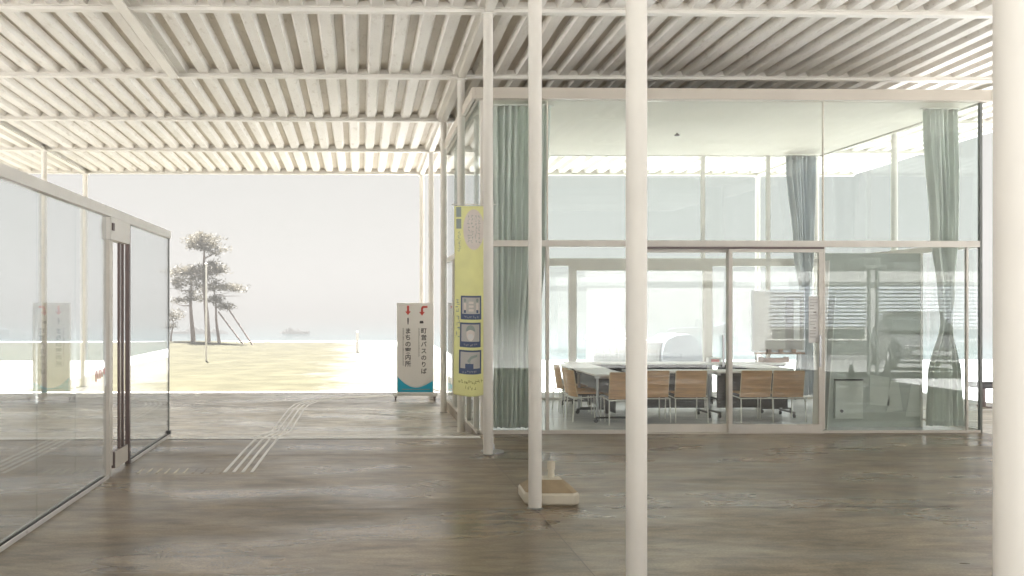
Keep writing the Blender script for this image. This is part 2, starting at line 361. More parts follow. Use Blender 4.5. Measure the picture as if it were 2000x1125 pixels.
# drainage joint: a narrow pale strip let into the pavement
b = MB(); b.add([(-5.9, 18.34, LOW+.004), (1.28, 14.62, LOW+.004), (1.28, 14.70, LOW+.004), (-5.9, 18.42, LOW+.004)], [(0, 1, 2, 3)])
structure(b.build('joint_strip', M['bar']))
b = MB()                                   # saw cut joints of the slab
for yy in (4.63, 7.32, 10.0): b.add([(-11.1, yy-.007, .002), (11.5, yy-.007, .002), (11.5, yy+.007, .002), (-11.1, yy+.007, .002)], [(0, 1, 2, 3)])
for xx in (-6.1, 1.4, 9.0): b.add([(xx-.003, 1.3, .004), (xx+.003, 1.3, .004), (xx+.003, 11.25, .004), (xx-.003, 11.25, .004)], [(0, 1, 2, 3)])
structure(b.build('slab_joints', M['darkmetal']))
sheet('threshold_strip', [(-11.2, 1.49, 11.24, 0.004), (-11.2, 1.49, 11.43, 0.004)], M['bar'])
b = MB().box(1.5, 8.0, 11.43, 16.0, -0.6, 0.0)
structure(b.build('room_plinth', M['floor']))

g = MB()
def gp(x0, x1, y0, y1, z0, z1=None):
    z1 = z0 if z1 is None else z1
    g.add([(x0, y0, z0), (x1, y0, z0), (x1, y1, z1), (x0, y1, z1)], [(0, 1, 2, 3)])
gp(-400, 400, 19.35, 31, -0.17); gp(-400, 3.5, 31, 49, -0.17)
gp(-400, -11.2, 0.6, 19.35, -0.17); gp(11.6, 400, 0.6, 19.35, -0.17)
g.add([(3.5, 31, -0.17), (400, 31, -0.17), (400, 31, -5), (3.5, 31, -5)], [(0, 1, 2, 3)])
g.add([(3.5, 31, -0.17), (3.5, 49, -0.17), (3.5, 49, -5), (3.5, 31, -5)], [(0, 1, 2, 3)])
g.add([(3.5, 49, -0.17), (-400, 49, -0.17), (-400, 49, -5), (3.5, 49, -5)], [(0, 1, 2, 3)])
structure(g.build('ground', M['ground']))
sheet('road', [(-400, 400, 0.6, -0.004), (-400, 400, -1.5, -0.05), (-400, 400, -14, -0.7), (-400, 400, -400, -0.7)], M['road'])
b = MB(); b.add([(-9000, 30, -1.7), (9000, 30, -1.7), (9000, 9000, -1.7), (-9000, 9000, -1.7)], [(0, 1, 2, 3)])
structure(b.build('sea', M['water']))

# lawn with a low mound where the pines stand
lawn = MB(); nx, ny = 70, 60
X0, X1, Y0, Y1 = -34.0, 2.6, 19.36, 47.0
def lawn_z(x, y):
    d = math.hypot((x+6.9)/4.2, (y-40)/5.0)
    h = 0.30*math.exp(-d*d*1.2)
    return -0.155+h+0.015*noise.noise(Vector((x*1.3, y*1.3, 0)))
vs = [(X0+(X1-X0)*i/nx, Y0+(Y1-Y0)*j/ny, 0) for j in range(ny+1) for i in range(nx+1)]
vs = [(X0+(x-X0)*(1-.0012*(y-Y0)+.004*math.sin(y*.22)), y, lawn_z(x, y)) for x, y, _ in vs]
fs = [(j*(nx+1)+i, j*(nx+1)+i+1, (j+1)*(nx+1)+i+1, (j+1)*(nx+1)+i) for j in range(ny) for i in range(nx)]
structure(lawn.add(vs, fs).build('lawn', M['grass'], smooth=True))

# sea air: one even, closed box round everything
HAZE = 0.016
m, n, o = nodes_of('sea_haze_air')
pv = n.nodes.new('ShaderNodeVolumePrincipled'); pv.inputs['Color'].default_value = (0.148, 0.146, 0.142, 1)
pv.inputs['Density'].default_value = HAZE; pv.inputs['Anisotropy'].default_value = 0.0
n.links.new(pv.outputs[0], o.inputs['Volume'])
structure(MB().box(-9100, 9100, -450, 9100, -6.0, 8.0).build('haze', m), 'stuff')

# ------------------------------------------------------------------ canopy roof
def zb(y): return 4.80-0.0205*(y-10.0)           # underside of the beams: the roof falls gently to the water
BEAMS = [-0.74, 1.917, 4.63, 7.32, 10.0, 12.66, 15.32, 17.98, 20.64]
RX0, RX1, RY0, RY1 = -10.6, 11.2, -1.2, 20.75
roof = thing('canopy_roof', 'wide cream steel canopy roof of ribbed decking on thin columns', 'roof', (1.4, 10, 4.85))
def under(o):                                     # keep world coordinates under the empty
    o.location = (-1.4, -10, -4.85); return o
PITCH, RD, BH = 0.29, 0.075, 0.055
deck = MB(); prof = []
x = RX0
while x < RX1:
    prof += [(x, 0), (x+0.125, 0), (x+0.160, RD), (x+PITCH-0.035, RD)]; x += PITCH
k = len(prof)
ycuts = [RY0]+BEAMS[1:-1]+[RY1]
vs = [(px, y, zb(y)+BH+pz) for y in ycuts for px, pz in prof]
fs = [(j*k+i, j*k+i+1, (j+1)*k+i+1, (j+1)*k+i) for j in range(len(ycuts)-1) for i in range(k-1)]
do = under(deck.add(vs, fs).build('ribbed_deck', M['deck'], roof))
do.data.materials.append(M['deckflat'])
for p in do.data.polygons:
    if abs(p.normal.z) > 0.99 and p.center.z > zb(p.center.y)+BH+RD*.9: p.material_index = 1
b = MB(); b.add([(RX0, RY0, zb(RY0)+BH+RD+.004), (RX1, RY0, zb(RY0)+BH+RD+.004), (RX1, RY1, zb(RY1)+BH+RD+.004), (RX0, RY1, zb(RY1)+BH+RD+.004),
                 (RX0, RY0, zb(RY0)+BH+RD+.14), (RX1, RY0, zb(RY0)+BH+RD+.14), (RX1, RY1, zb(RY1)+BH+RD+.14), (RX0, RY1, zb(RY1)+BH+RD+.14)],
                [(3, 2, 1, 0), (4, 5, 6, 7), (0, 1, 5, 4), (1, 2, 6, 5), (2, 3, 7, 6), (3, 0, 4, 7)])
under(b.build('roof_slab', M['fascia'], roof))
for y in BEAMS:
    z = zb(y); b = MB()
    b.box(RX0, RX1, y-0.05, y+0.05, z, z+0.009)            # flange
    b.box(RX0, RX1, y-0.006, y+0.006, z+0.009, z+BH+RD-.002)       # web up into the flutes
    b.box(RX0, RX1, y-0.045, y+0.045, z+BH-0.008, z+BH-0.001)
    under(b.build('cross_beam', M['beam'], roof))
def long_beam(x, y0, y1, name='main_beam', wd=0.05, drop=0.0):
    b = MB()
    def lb(xa, xb, za, zb_):
        b.add([(xa, y0, zb(y0)+za), (xb, y0, zb(y0)+za), (xb, y1, zb(y1)+za), (xa, y1, zb(y1)+za),
               (xa, y0, zb(y0)+zb_), (xb, y0, zb(y0)+zb_), (xb, y1, zb(y1)+zb_), (xa, y1, zb(y1)+zb_)],
              [(3, 2, 1, 0), (4, 5, 6, 7), (0, 1, 5, 4), (1, 2, 6, 5), (2, 3, 7, 6), (3, 0, 4, 7)])
    lb(x-wd, x+wd, -0.003-drop, 0.007-drop); lb(x-0.007, x+0.007, 0.007-drop, BH-0.002); lb(x-wd, x+wd, BH-0.012, BH-0.0035)
    under(b.build(name, M['beam'], roof))
ROWS = [-6.1, 1.4, 9.0]
for x in ROWS: long_beam(x, RY0+.01, 20.70)
long_beam(-2.52, 4.69, 12.60, 'trimmer_beam', 0.06, 0.02)

CG = 'slender round canopy columns'
def column(x, y, z0, label):
    z1 = zb(y)-0.004
    c = thing('steel_column', label, 'column', (x, y, z0), 0, CG)
    b = MB(); b.path([(0, 0, 0.0), (0, 0, z1-z0)], 0.0525, 28); b.build('shaft', M['steel'], c, smooth=True)
    b = MB(); b.box(-.075, .075, -.075, .075, z1-z0-0.014, z1-z0-0.0005); b.build('cap_plate', M['beam'], c)
    MB().lathe([(.064, .0005), (.064, .005), (.0535, .011)], (0, 0, 0), 28).build('base_collar', M['edge'], c, smooth=True)
names = {1.917: 'nearest cream column, cut off at the right edge of the photo',
         4.63: 'second nearest cream column, tall and wide, crossing the glass sliding doors',
         7.32: 'cream column rising beside the plastic banner weight on the floor',
         10.0: 'cream column just right of the yellow banner',
         12.66: 'cream column behind the yellow banner, its foot at the ramp edge',
         15.32: 'cream column standing just left of the yellow banner',
         17.98: 'hazy cream column directly behind the white direction sign',
         20.64: 'farthest hazy column of the central row, at the open roof edge left of the sign top'}
for y in BEAMS[1:]: column(1.4, y, 0.0 if y < 11.43 else LOW, names[y])
column(-6.1, 17.98, LOW, 'left column seen over the glass screen, nearer of the left pair')
column(-6.1, 20.64, LOW, 'left column seen over the glass screen, farther of the left pair at the roof edge')
column(9.0, 15.32, LOW, 'column beyond the glass room, seen through its right upper pane')
column(9.0, 17.98, LOW, 'column beyond the glass room, seen beside the tied grey back curtain')
column(9.0, 20.64, LOW, 'far column at the roof edge seen through the room above the whiteboard')

# ------------------------------------------------------------------ glass meeting room
RXa, RXb, RYa, RYb = 1.52, 7.97, 11.66, 15.85
room = thing('glass_room', 'flat roofed glass meeting room with beige fascia under the canopy', 'building', (4.7, 11.66, 0))
def rp(o): o.location = (-4.7, -11.66, 0); return o
GT = 0.006
def pane_y(x0, x1, y, z0, z1, parent, m='glass', name='glass_pane'):
    return MB().box(x0, x1, y-GT, y+GT, z0, z1).build(name, M[m], parent)
def pane_x(x, y0, y1, z0, z1, parent, m='glass', name='glass_pane'):
    return MB().box(x-GT, x+GT, y0, y1, z0, z1).build(name, M[m], parent)
rp(MB().box(RXa+.02, RXb-.02, RYa+.02, RYb-.02, 0.001, 0.012).build('room_floor', M['vinyl'], room))
rp(MB().box(RXa+.01, RXb-.01, RYa+.01, RYb-.01, 4.235, 4.262).build('ceiling', M['ceiling'], room))
rp(MB().box(RXa-.03, RXb+.03, RYa-.03, RYb+.03, 4.265, 4.355).build('roof', M['fascia'], room))
b = MB(); b.box(RXa-.06, RXb+.06, RYa-.11, RYa-.032, 4.232, 4.372); b.box(RXa-.06, RXb+.06, RYb+.032, RYb+.11, 4.232, 4.372)
b.box(RXa-.11, RXa-.062, RYa-.11, RYb+.11, 4.232, 4.372); b.box(RXb+.062, RXb+.11, RYa-.11, RYb+.11, 4.232, 4.372)
rp(b.build('fascia', M['fascia'], room, bevel=0.004))
# front wall framing
b = MB(); b.box(RXa+.05, RXb-.03, RYa-.04, RYa+.04, 2.375, 2.455)
rp(b.build('transom', M['frame'], room, bevel=0.004))
b = MB(); b.box(RXa+.05, 3.50, RYa-.03, RYa+.03, 0.0005, 0.045); b.box(5.915, RXb-.02, RYa-.03, RYa+.03, 0.0005, 0.03)
rp(b.build('sill_channel', M['frame'], room))
b = MB(); b.box(2.365, 2.405, RYa-.03, RYa+.03, 0.046, 2.374)
b.box(5.915, 5.94, RYa-.03, RYa+.03, 0.046, 2.374)
rp(b.build('mullion', M['frame'], room, bevel=0.003))
for xx in (2.385, 5.925):
    rp(MB().box(xx-.008, xx+.008, RYa-.012, RYa+.012, 2.456, 4.232).build('glass_joint', M['ceiling'], room))
b = MB(); b.box(7.775, 7.80, RYa-.02, RYa+.02, 0.031, 2.374); rp(b.build('mullion', M['frame'], room))
for xx in (RXa+.03, RXb-.005):
    rp(MB().box(xx-.017, xx+.017, RYa-.02, RYa+.02, 0.0005, 4.230).build('corner_post', M['edge'] if xx > 5 else M['frame'], room))
for x0, x1 in ((1.57, 2.376), (2.394, 5.916), (5.934, 7.945)): rp(pane_y(x0, x1, RYa, 2.457, 4.230, room))
for x0, x1, z0 in ((1.57, 2.364, .046), (2.406, 3.50, .046), (5.941, 7.774, .031), (7.801, 7.945, .031)): rp(pane_y(x0, x1, RYa, z0, 2.373, room))
# sliding doors
def slide(x0, x1, y, mid_left, handle):
    dr = MB(); dr.box(x0, x1, y-.025, y+.025, 0.014, 0.115); dr.box(x0, x1, y-.025, y+.025, 2.305, 2.345)
    dr.box(x0, x0+.05, y-.025, y+.025, 0.116, 2.304); dr.box(x1-.05, x1, y-.025, y+.025, 0.116, 2.304)
    d = dr.build('sliding_door', M['frame'], room, bevel=0.003); rp(d)
    pane_y(x0+.051, x1-.051, y, .116, 2.303, d, name='glass_pane')
    MB().box(handle-.012, handle+.012, y-.045, y-.026, .85, 1.25).build('handle', M['steelgrey'], d)
slide(3.52, 4.745, RYa+.03, 0, 4.64)
slide(4.69, 5.90, RYa-.027, 0, 5.86)
b = MB(); b.box(3.50, 5.914, RYa-.06, RYa+.06, 2.348, 2.373); rp(b.build('door_track', M['darkmetal'], room))
b = MB(); b.box(3.50, 5.914, RYa-.06, RYa+.06, 0.0005, 0.012); rp(b.build('door_sill', M['frame'], room))
# back wall
b = MB(); b.box(RXa, RXb, RYb-.04, RYb+.04, 2.32, 2.45); rp(b.build('transom', M['frame'], room))
b = MB()
for xx in (2.4, 5.95, 7.09): b.box(xx-.03, xx+.03, RYb-.03, RYb+.03, 2.451, 4.23)
rp(b.build('mullion', M['white'], room))
dr = MB(); dr.box(3.62, 3.74, RYb-.05, RYb+.05, .013, 2.319); dr.box(5.96, 6.10, RYb-.05, RYb+.05, .013, 2.319)
dr.box(3.741, 5.959, RYb-.05, RYb+.05, 2.24, 2.319); dr.box(3.741, 5.959, RYb-.03, RYb+.03, .013, .09)
d = rp(dr.build('back_door_frame', M['frame'], room)); pane_y(3.742, 5.958, RYb, .091, 2.239, d)
b = MB(); b.box(7.06, 7.12, RYb-.03, RYb+.03, .013, 2.319); b.box(1.6, 3.619, RYb-.03, RYb+.03, .013, .05); b.box(6.101, 7.94, RYb-.03, RYb+.03, .013, .05)
rp(b.build('sill_channel', M['frame'], room))
for x0, x1 in ((1.55, 2.369), (2.431, 5.919), (5.981, 7.059), (7.121, 7.95)): rp(pane_y(x0, x1, RYb, 2.452, 4.229, room))
for x0, x1 in ((1.55, 3.618), (6.102, 7.058), (7.122, 7.95)): rp(pane_y(x0, x1, RYb, .052, 2.318, room))
# side walls
for xx in (RXa, RXb):
    b = MB(); b.box(xx-.03, xx+.03, RYa+.045, RYb-.045, 2.37, 2.45); b.box(xx-.03, xx+.03, RYa+.045, RYb-.045, .0005, .04)
    rp(b.build('transom', M['frame'], room))
    ys = (RYa+.05, 12.75, 13.7, 14.7, RYb-.05)
    if xx < 5:
        b = MB()
        for yy in (11.95, 12.75, 13.7, 14.7): b.box(xx-.035, xx+.035, yy-.03, yy+.03, .041, 2.369)
        rp(b.build('side_door_frame', M['frame'], room))
    for ya, yb in zip(ys, ys[1:]):
        rp(pane_x(xx, ya+.002, yb-.002, 2.452, 4.229, room)); rp(pane_x(xx, ya+.032, yb-.032, .042, 2.368, room))
rp(MB().lathe([(0.035, 0), (0.045, .012), (0.03, .025), (.012, .03), (.012, .045)], (4.79, 13.8, 4.19), 16).build('sprinkler', M['darkmetal'], room, smooth=True))

# ------------------------------------------------------------------ curtains
def curtain(label, y, top, keys, folds, m, amp=0.05, seed=0):
    """keys: [(z, left, right)] from floor up"""
    rnd = random.Random(seed); n, nz = folds*14, 46
    ph = [rnd.uniform(-.9, .9) for _ in range(folds+1)]; am = [rnd.uniform(.55, 1.15) for _ in range(folds+1)]
    vs = []
    z0, z1 = keys[0][0], keys[-1][0]
    for j in range(nz+1):
        z = z0+(z1-z0)*j/nz
        for (za, la, ra), (zb_, lb, rb) in zip(keys, keys[1:]):
            if za <= z <= zb_+1e-6:
                t = (z-za)/(zb_-za); t = t*t*(3-2*t); l = la+(lb-la)*t; r = ra+(rb-ra)*t; break
        wd = r-l
        for i in range(n+1):
            u = i/n; q = u*folds; k = min(int(q), folds-1)
            a = amp*(am[k]*(1-(q-k))+am[k+1]*(q-k))*min(1, 0.55+wd)
            yy = a*math.sin(2*math.pi*q+ph[k]*0.6*math.sin(z*0.9+k))+0.012*math.sin(z*2.1+k*1.7)
            xx = l+wd*u+0.010*math.sin(z*1.3+q*5.1)
            vs.append((xx, y+yy, z))
    k = n+1
    fs = [(j*k+i, j*k+i+1, (j+1)*k+i+1, (j+1)*k+i) for j in range(nz) for i in range(n)]
    cx = (keys[0][1]+keys[0][2])/2
    e = thing('curtain', label, 'curtain', (cx, y, 0))
    o = MB().add(vs, fs).build('cloth', m, e, smooth=True); o.location = (-cx, -y, 0)
    s = o.modifiers.new('solid', 'SOLIDIFY'); s.thickness = 0.004
    t = MB().box(keys[-1][1]-.05, keys[-1][2]+.05, y-.02, y+.02, z1+.001, z1+.022).build('curtain_rail', M['white'], e); t.location = (-cx, -y, 0)
    return e
curtain('tall sage green curtain drawn to the front left corner of the glass room', 11.86, 4.2,
        [(0.05, 1.72, 2.28), (1.0, 1.72, 2.30), (2.6, 1.70, 2.42), (4.2, 1.70, 2.46)], 9, M['curtain'], 0.075, 3)
curtain('sage green curtain gathered and tied near the front right corner of the glass room', 11.95, 4.2,
        [(0.05, 7.45, 7.93), (0.7, 7.48, 7.90), (1.42, 7.66, 7.78), (1.75, 7.62, 7.82), (2.6, 7.52, 7.86), (4.2, 7.42, 7.84)], 7, M['curtain'], 0.065, 9)
curtain('grey curtain tied back at the rear glass wall beside the whiteboard', 15.66, 4.2,
        [(0.1, 7.45, 7.80), (0.9, 7.52, 7.78), (1.75, 7.58, 7.74), (2.6, 7.47, 7.78), (4.2, 7.33, 7.82)], 7, M['curtain_grey'], 0.065, 5)

# ------------------------------------------------------------------ chairs and tables in the room
FZ = 0.0125
def make_chair(label):
    t = thing('stacking_chair', label, 'chair', (0, 0, FZ), 0, 'brown plywood chairs round the meeting tables')
    def shell(x, z): return -0.19-0.16*(z-0.36)-0.035*(1-(x/0.21)**2)
    for nm, mm, off, x_in in (('backrest', M['ply'], 0.0, 0.0),):
        vs = []; nxx, nzz = 10, 8
        for s_ in (0, 1):
            for j in range(nzz+1):
                for i in range(nxx+1):
                    zz = 0.345+0.365*j/nzz; xw = 0.21
                    if j == nzz: xw = 0.205
                    xx = -xw+2*xw*i/nxx
                    vs.append((xx, shell(xx, zz)+0.011*s_, zz))
        k = nxx+1; N = k*(nzz+1); fs = []
        for j in range(nzz):
            for i in range(nxx):
                a = j*k+i; fs += [(a, a+1, a+k+1, a+k), (N+a+k, N+a+k+1, N+a+1, N+a)]
        for i in range(nxx): fs += [(i, N+i, N+i+1, i+1), (nzz*k+i+1, N+nzz*k+i+1, N+nzz*k+i, nzz*k+i)]
        for j in range(nzz): fs += [(j*k+k, N+j*k+k, N+j*k, j*k), (j*k+nxx, N+j*k+nxx, N+j*k+k+nxx, j*k+k+nxx)]
        bk = MB().add(vs, fs).build('backrest', M['ply'], t, smooth=True)
        e = MB(); 
        for sx in (-1, 1):
            e.path([(sx*.2125, shell(.21, z)+.0055, z) for z in (.345, .44, .53, .62, .712)], .0075, 6)
        e.path([(-.205, shell(.205, .712)+.0055, .712), (-.1, shell(.1, .712)+.0055, .7125), (0, shell(0, .712)+.0055, .7125), (.1, shell(.1, .712)+.0055, .7125), (.205, shell(.205, .712)+.0055, .712)], .0065, 6)
        e.build('backrest_edge', M['plyedge'], bk)
    s = MB(); s.prism([(-.205, -.17), (.205, -.17), (.21, .1), (.185, .2), (-.185, .2), (-.21, .1)], lambda a, b_, d: (a, b_, d), .385, .398)
    s.build('seat', M['ply'], t, bevel=.004)
    MB().box(-.19, .19, -.15, .17, .362, .384).build('seat_underframe', M['black'], t)
    f = MB(); f.path([(-.222, -.235, .33), (.222, -.235, .33)], .0085, 8)
    f.path([(-.222, -.235, .33), (-.222, .19, .352)], .0085, 8); f.path([(.222, -.235, .33), (.222, .19, .352)], .0085, 8)
    f.build('rail', M['white'], t, smooth=True)
    for sx in (-1, 1):
        for y0, y1, zt in ((-.235, -.255, .339), (.19, .205, .360)):
            l = MB(); l.path([(sx*.222, y0, zt), (sx*.226, y1, 0.0)], .0085, 8); l.build('leg', M['white'], t, smooth=True)
    return t
CHG = 'brown plywood chairs round the meeting tables'
ch = make_chair('leftmost brown chair of the near row, half hidden by the column')
ch.location = (3.60, 12.63, FZ)
for x, rz, lb in ((4.07, 1, 'brown chair just right of the wide column in front of the doors'),
                  (4.60, -1, 'middle brown chair of the near row, left of the door stile'),
                  (5.50, 2, 'brown chair just right of the middle door stile'),
                  (5.97, -2, 'rightmost brown chair of the near row')):
    dup(ch, (x, 12.90, FZ), rz, lb)
for x, y, rz, lb in ((3.20, 12.98, -86, 'nearest side-on chair at the left end of the tables'),
                     (3.25, 13.46, -92, 'middle side-on chair of three at the left end of the tables'),
                     (3.28, 14.16, -90, 'farthest side-on chair at the left end of the tables')):
    dup(ch, (x, y, FZ), rz, lb)

def make_table(label):
    t = thing('folding_table', label, 'table', (0, 0, FZ), 0, 'white topped folding tables on castors')
    MB().box(-.6, .6, -.25, .25, .645, .672).build('tabletop', M['laminate'], t, bevel=.006)
    MB().box(-.52, .52, -.06, -.045, .13, .63).build('modesty_panel', M['modesty'], t)
    MB().box(-.5, .5, -.02, .02, .60, .64).build('crossbar', M['black'], t)
    for sx in (-1, 1):
        l = MB(); l.path([(sx*.54, .2, .083), (sx*.54, .2, .63)], .019, 12); l.box(sx*.54-.02, sx*.54+.02, -.2, .235, .61, .642)
        lg = l.build('leg', M['steelgrey'], t, smooth=True)
        f = MB(); f.prism([(-.24, .062), (-.2, .085), (.2, .085), (.24, .062)], lambda a, b_, d: (d, a, b_), sx*.54-.02, sx*.54+.02)
        f.build('foot_bar', M['black'], lg)
        for sy in (-1, 1):
            c = MB(); c.cyl((sx*.54-.012, sy*.22, .027), (sx*.54+.012, sy*.22, .027), .027, 14); c.box(sx*.54-.006, sx*.54+.006, sy*.22-.012, sy*.22+.012, .04, .063)
            c.build('caster', M['black'], lg)
    return t
tb = make_table('white table of the near row behind the left brown chairs')
tb.location = (4.50, 13.38, FZ)
for x, y, rz, lb in ((5.73, 13.38, 0, 'white table of the near row behind the right brown chairs'),
                     (3.48, 13.18, 90, 'white table pointing at the viewer at the left end, nearer of two'),
                     (3.52, 14.40, 90, 'white table at the left end, farther of two'),
                     (4.05, 15.30, 0, 'white table of the far row by the left back door post'),
                     (5.27, 15.30, 0, 'white table of the far row carrying the small red and white box'),
                     (6.49, 15.30, 0, 'white table of the far row in front of the whiteboard'),
                     (6.28, 14.30, 90, 'white table at the right end covered with loose papers')):
    dup(tb, (x, y, FZ), rz, lb)
TT = FZ+.672
b = MB(); rnd = random.Random(4)
def sheet_paper(name, label, x, y, w_, d_, rz, z, m='paper'):
    vs = []; fs = []; n = 6
    for s_ in (0, 1):
        for j in range(n+1):
            for i in range(n+1):
                a = -w_/2+w_*i/n; c = -d_/2+d_*j/n
                lift = 0.012*max(0, (i/n-.6))*(j/n)
                vs.append((a, c, lift+0.003*s_))
    k = n+1; N = k*k
    for j in range(n):
        for i in range(n):
            q = j*k+i; fs += [(q+k, q+k+1, q+1, q), (N+q, N+q+1, N+q+k+1, N+q+k)]
    for i in range(n): fs += [(i, i+1, N+i+1, N+i), (n*k+i+1, n*k+i, N+n*k+i, N+n*k+i+1), ((i+1)*k, i*k, N+i*k, N+(i+1)*k), (i*k+n, (i+1)*k+n, N+(i+1)*k+n, N+i*k+n)]
    o = MB().add(vs, fs).build(name, M[m], smooth=True); o.location = (x, y, z); o.rotation_euler = (0, 0, R(rz)); return tag(o, label, 'paper')
sheet_paper('paper_sheet', 'large white sheet lying askew on the right end table, nearest the doors', 6.22, 13.95, .42, .30, 24, TT+.001)
sheet_paper('paper_sheet', 'white sheet lying on the right end table, farther from the doors', 6.30, 14.45, .30, .42, -8, TT+.001)
sheet_paper('paper_sheet', 'white paper on the near row table above the rightmost chairs', 5.62, 13.36, .42, .30, 14, TT+.001)
bx = thing('tissue_box', 'small white box with a red band on the far table', 'box', (5.90, 15.22, TT+.001))
MB().box(-.11, .11, -.06, .06, 0, .085).build('carton', M['laminate'], bx, bevel=.004)
MB().box(-.07, .07, -.0625, -.0605, .01, .06).build('band', M['red'], bx)
bx = thing('paper_box', 'low wooden tray of papers on the far table under the whiteboard', 'tray', (6.95, 15.32, TT+.001))
b = MB(); b.box(-.22, .22, -.1, .1, 0, .012); b.box(-.22, .22, -.1, -.088, .0121, .07); b.box(-.22, .22, .088, .1, .0121, .07); b.box(-.22, -.208, -.087, .087, .0121, .09); b.box(.208, .22, -.087, .087, .0121, .09)
b.build('tray', M['wood'], bx); MB().box(-.18, .18, -.075, .075, .0125, .05).build('papers', M['paper'], bx)

# whiteboard on its stand
wb = thing('whiteboard', 'free standing whiteboard with grey and white sheets behind the tables', 'whiteboard', (7.13, 15.55, FZ))
MB().box(-.43, .43, -.015, .015, .86, 1.86).build('panel', M['board'], wb)
b = MB(); b.box(-.455, .455, -.022, .022, 1.861, 1.885); b.box(-.455, .455, -.022, .022, .835, .859); b.box(-.455, -.431, -.022, .022, .8595, 1.8605); b.box(.431, .455, -.022, .022, .8595, 1.8605)
b.build('frame', M['steelgrey'], wb)
MB().box(-.42, .42, -.10, -.023, .80, .83).build('tray', M['wood'], wb, bevel=.004)
MB().box(.12, .41, -.0185, -.0155, .88, 1.78).build('grey_sheet', M['boardgrey'], wb)
MB().box(.26, .36, -.022, -.019, 1.05, 1.72).build('white_strip', M['paper'], wb)
b = MB()
for xx in (-.18, .02, .24): b.box(xx-.03, xx+.03, -.085, -.04, .831, .88)
b.build('eraser', M['wood'], wb)
for sx in (-1, 1):
    l = MB(); l.path([(sx*.38, 0, .08), (sx*.38, 0, .83)], .018, 10); l.build('leg', M['steelgrey'], wb, smooth=True)
    l = MB(); l.box(sx*.38-.02, sx*.38+.02, -.2, .2, .05, .08)
    for sy in (-1, 1): l.cyl((sx*.38-.012, sy*.18, .025), (sx*.38+.012, sy*.18, .025), .025, 12)
    l.build('foot', M['steelgrey'], wb)
# notices on the sliding door's glass
nt_ = thing('notice', 'tall white paper notice taped to the right sliding door', 'notice', (5.79, RYa-.034, 1.455))
MB().box(-.065, .065, -.0015, .0015, -.30, .29).build('sheet', M['paper'], nt_)
b = MB(); rnd = random.Random(2)
for r_ in range(13):
    zz = .25-.04*r_
    if r_ in (4, 9): b.box(-.005, .03, -.0035, -.0018, zz-.012, zz+.006)
    else: b.box(-.05, rnd.uniform(.0, .05), -.0035, -.0018, zz, zz+.006)
b.build('print', M['inkgrey'], nt_)

# dark board at the right of the room, with sheets on it
db = thing('display_board', 'tall dark green grey board standing behind the right front glass', 'board', (6.80, 12.12, FZ))
MB().box(-.66, .66, -.02, .02, .0, 2.31).build('panel', M['green'], db)
b = MB(); b.box(-.69, -.661, -.025, .025, 0, 2.31); b.box(.661, .69, -.025, .025, 0, 2.31)
b.build('frame', M['white'], db)
b = MB(); b.box(-.50, -.13, -.055, -.021, .12, .62); b.build('cabinet_door', M['greenlight'], db, bevel=.004)
MB().box(-.50, -.13, -.06, -.021, .625, .64).build('shelf_edge', M['black'], db)
MB().cyl((-.42, -.07, .22), (-.42, -.056, .22), .02, 14).build('knob', M['black'], db)
def flyer(poly, y=-.024):
    return MB().prism(poly, lambda a, c, d: (a, d, c), y, y+.003).build('flyer', M['greenlight'], db)
flyer([(-.02, .30), (.24, .28), (.24, .66), (-.02, .70)]); flyer([(.20, .20), (.42, .22), (.36, .62), (.26, .62)]); flyer([(.46, .14), (.655, .14), (.64, .60), (.54, .60)])
pn = []
for i, (x, l, lb, mm) in enumerate(((6.02, .035, 'white panel leaning upright at the left of the dark board, foremost', 'white'),
                            (6.075, .03, 'grey panel leaning between the white panel and the dark board', 'greenlight'),)):
    o = MB(); o.box(-.008, .008, -.14, .14, 0, 2.2-.45*i); o = o.build('leaning_panel', M[mm], bevel=.003)
    o.location = (x, 11.98+.0*i, FZ+.002); o.rotation_euler = (0, R(2.2+1.4*i), 0)
    tag(o, lb, 'panel')

# ------------------------------------------------------------------ glass screen wall at the left
sw = thing('glass_screen', 'long frameless glass screen with a white top rail at the left', 'glass screen', (-2.38, 9, 0))
def sp(o): o.location = (2.38, -9, 0); return o
XS = -2.38
sp(MB().box(XS-.035, XS+.035, 3.0, 11.53, 2.46, 2.55).build('top_rail', M['white'], sw, bevel=.004))
for y0, y1 in ((3.0, 8.70), (9.56, 11.53)):
    b = MB(); b.box(XS-.034, XS-.022, y0, y1, .0005, .032); b.box(XS+.022, XS+.034, y0, y1, .0005, .032); b.box(XS-.0218, XS+.0218, y0, y1, .0005, .006)
    rl = sp(b.build('bottom_rail', M['laminate'], sw))
    k_ = MB(); k_.box(XS-.0215, XS-.007, y0+.002, y1-.002, .0063, .022); k_.box(XS+.007, XS+.0215, y0+.002, y1-.002, .0063, .022); k_.build('rubber_gasket', M['black'], rl)
ys = [3.0, 3.98, 4.94, 5.9, 6.85, 7.77, 8.70]
for ya, yb in list(zip(ys, ys[1:]))+[(9.56, 11.53)]:
    sp(pane_x(XS, ya+.003, yb-.003, .009, 2.459, sw, 'screen'))
sp(MB().box(XS-.012, XS+.012, 11.531, 11.545, .0005, 2.459).build('end_strip', M['edge'], sw))
sp(MB().box(XS-.03, XS+.03, 11.5, 11.56, .031, .07).build('foot_clamp', M['black'], sw))
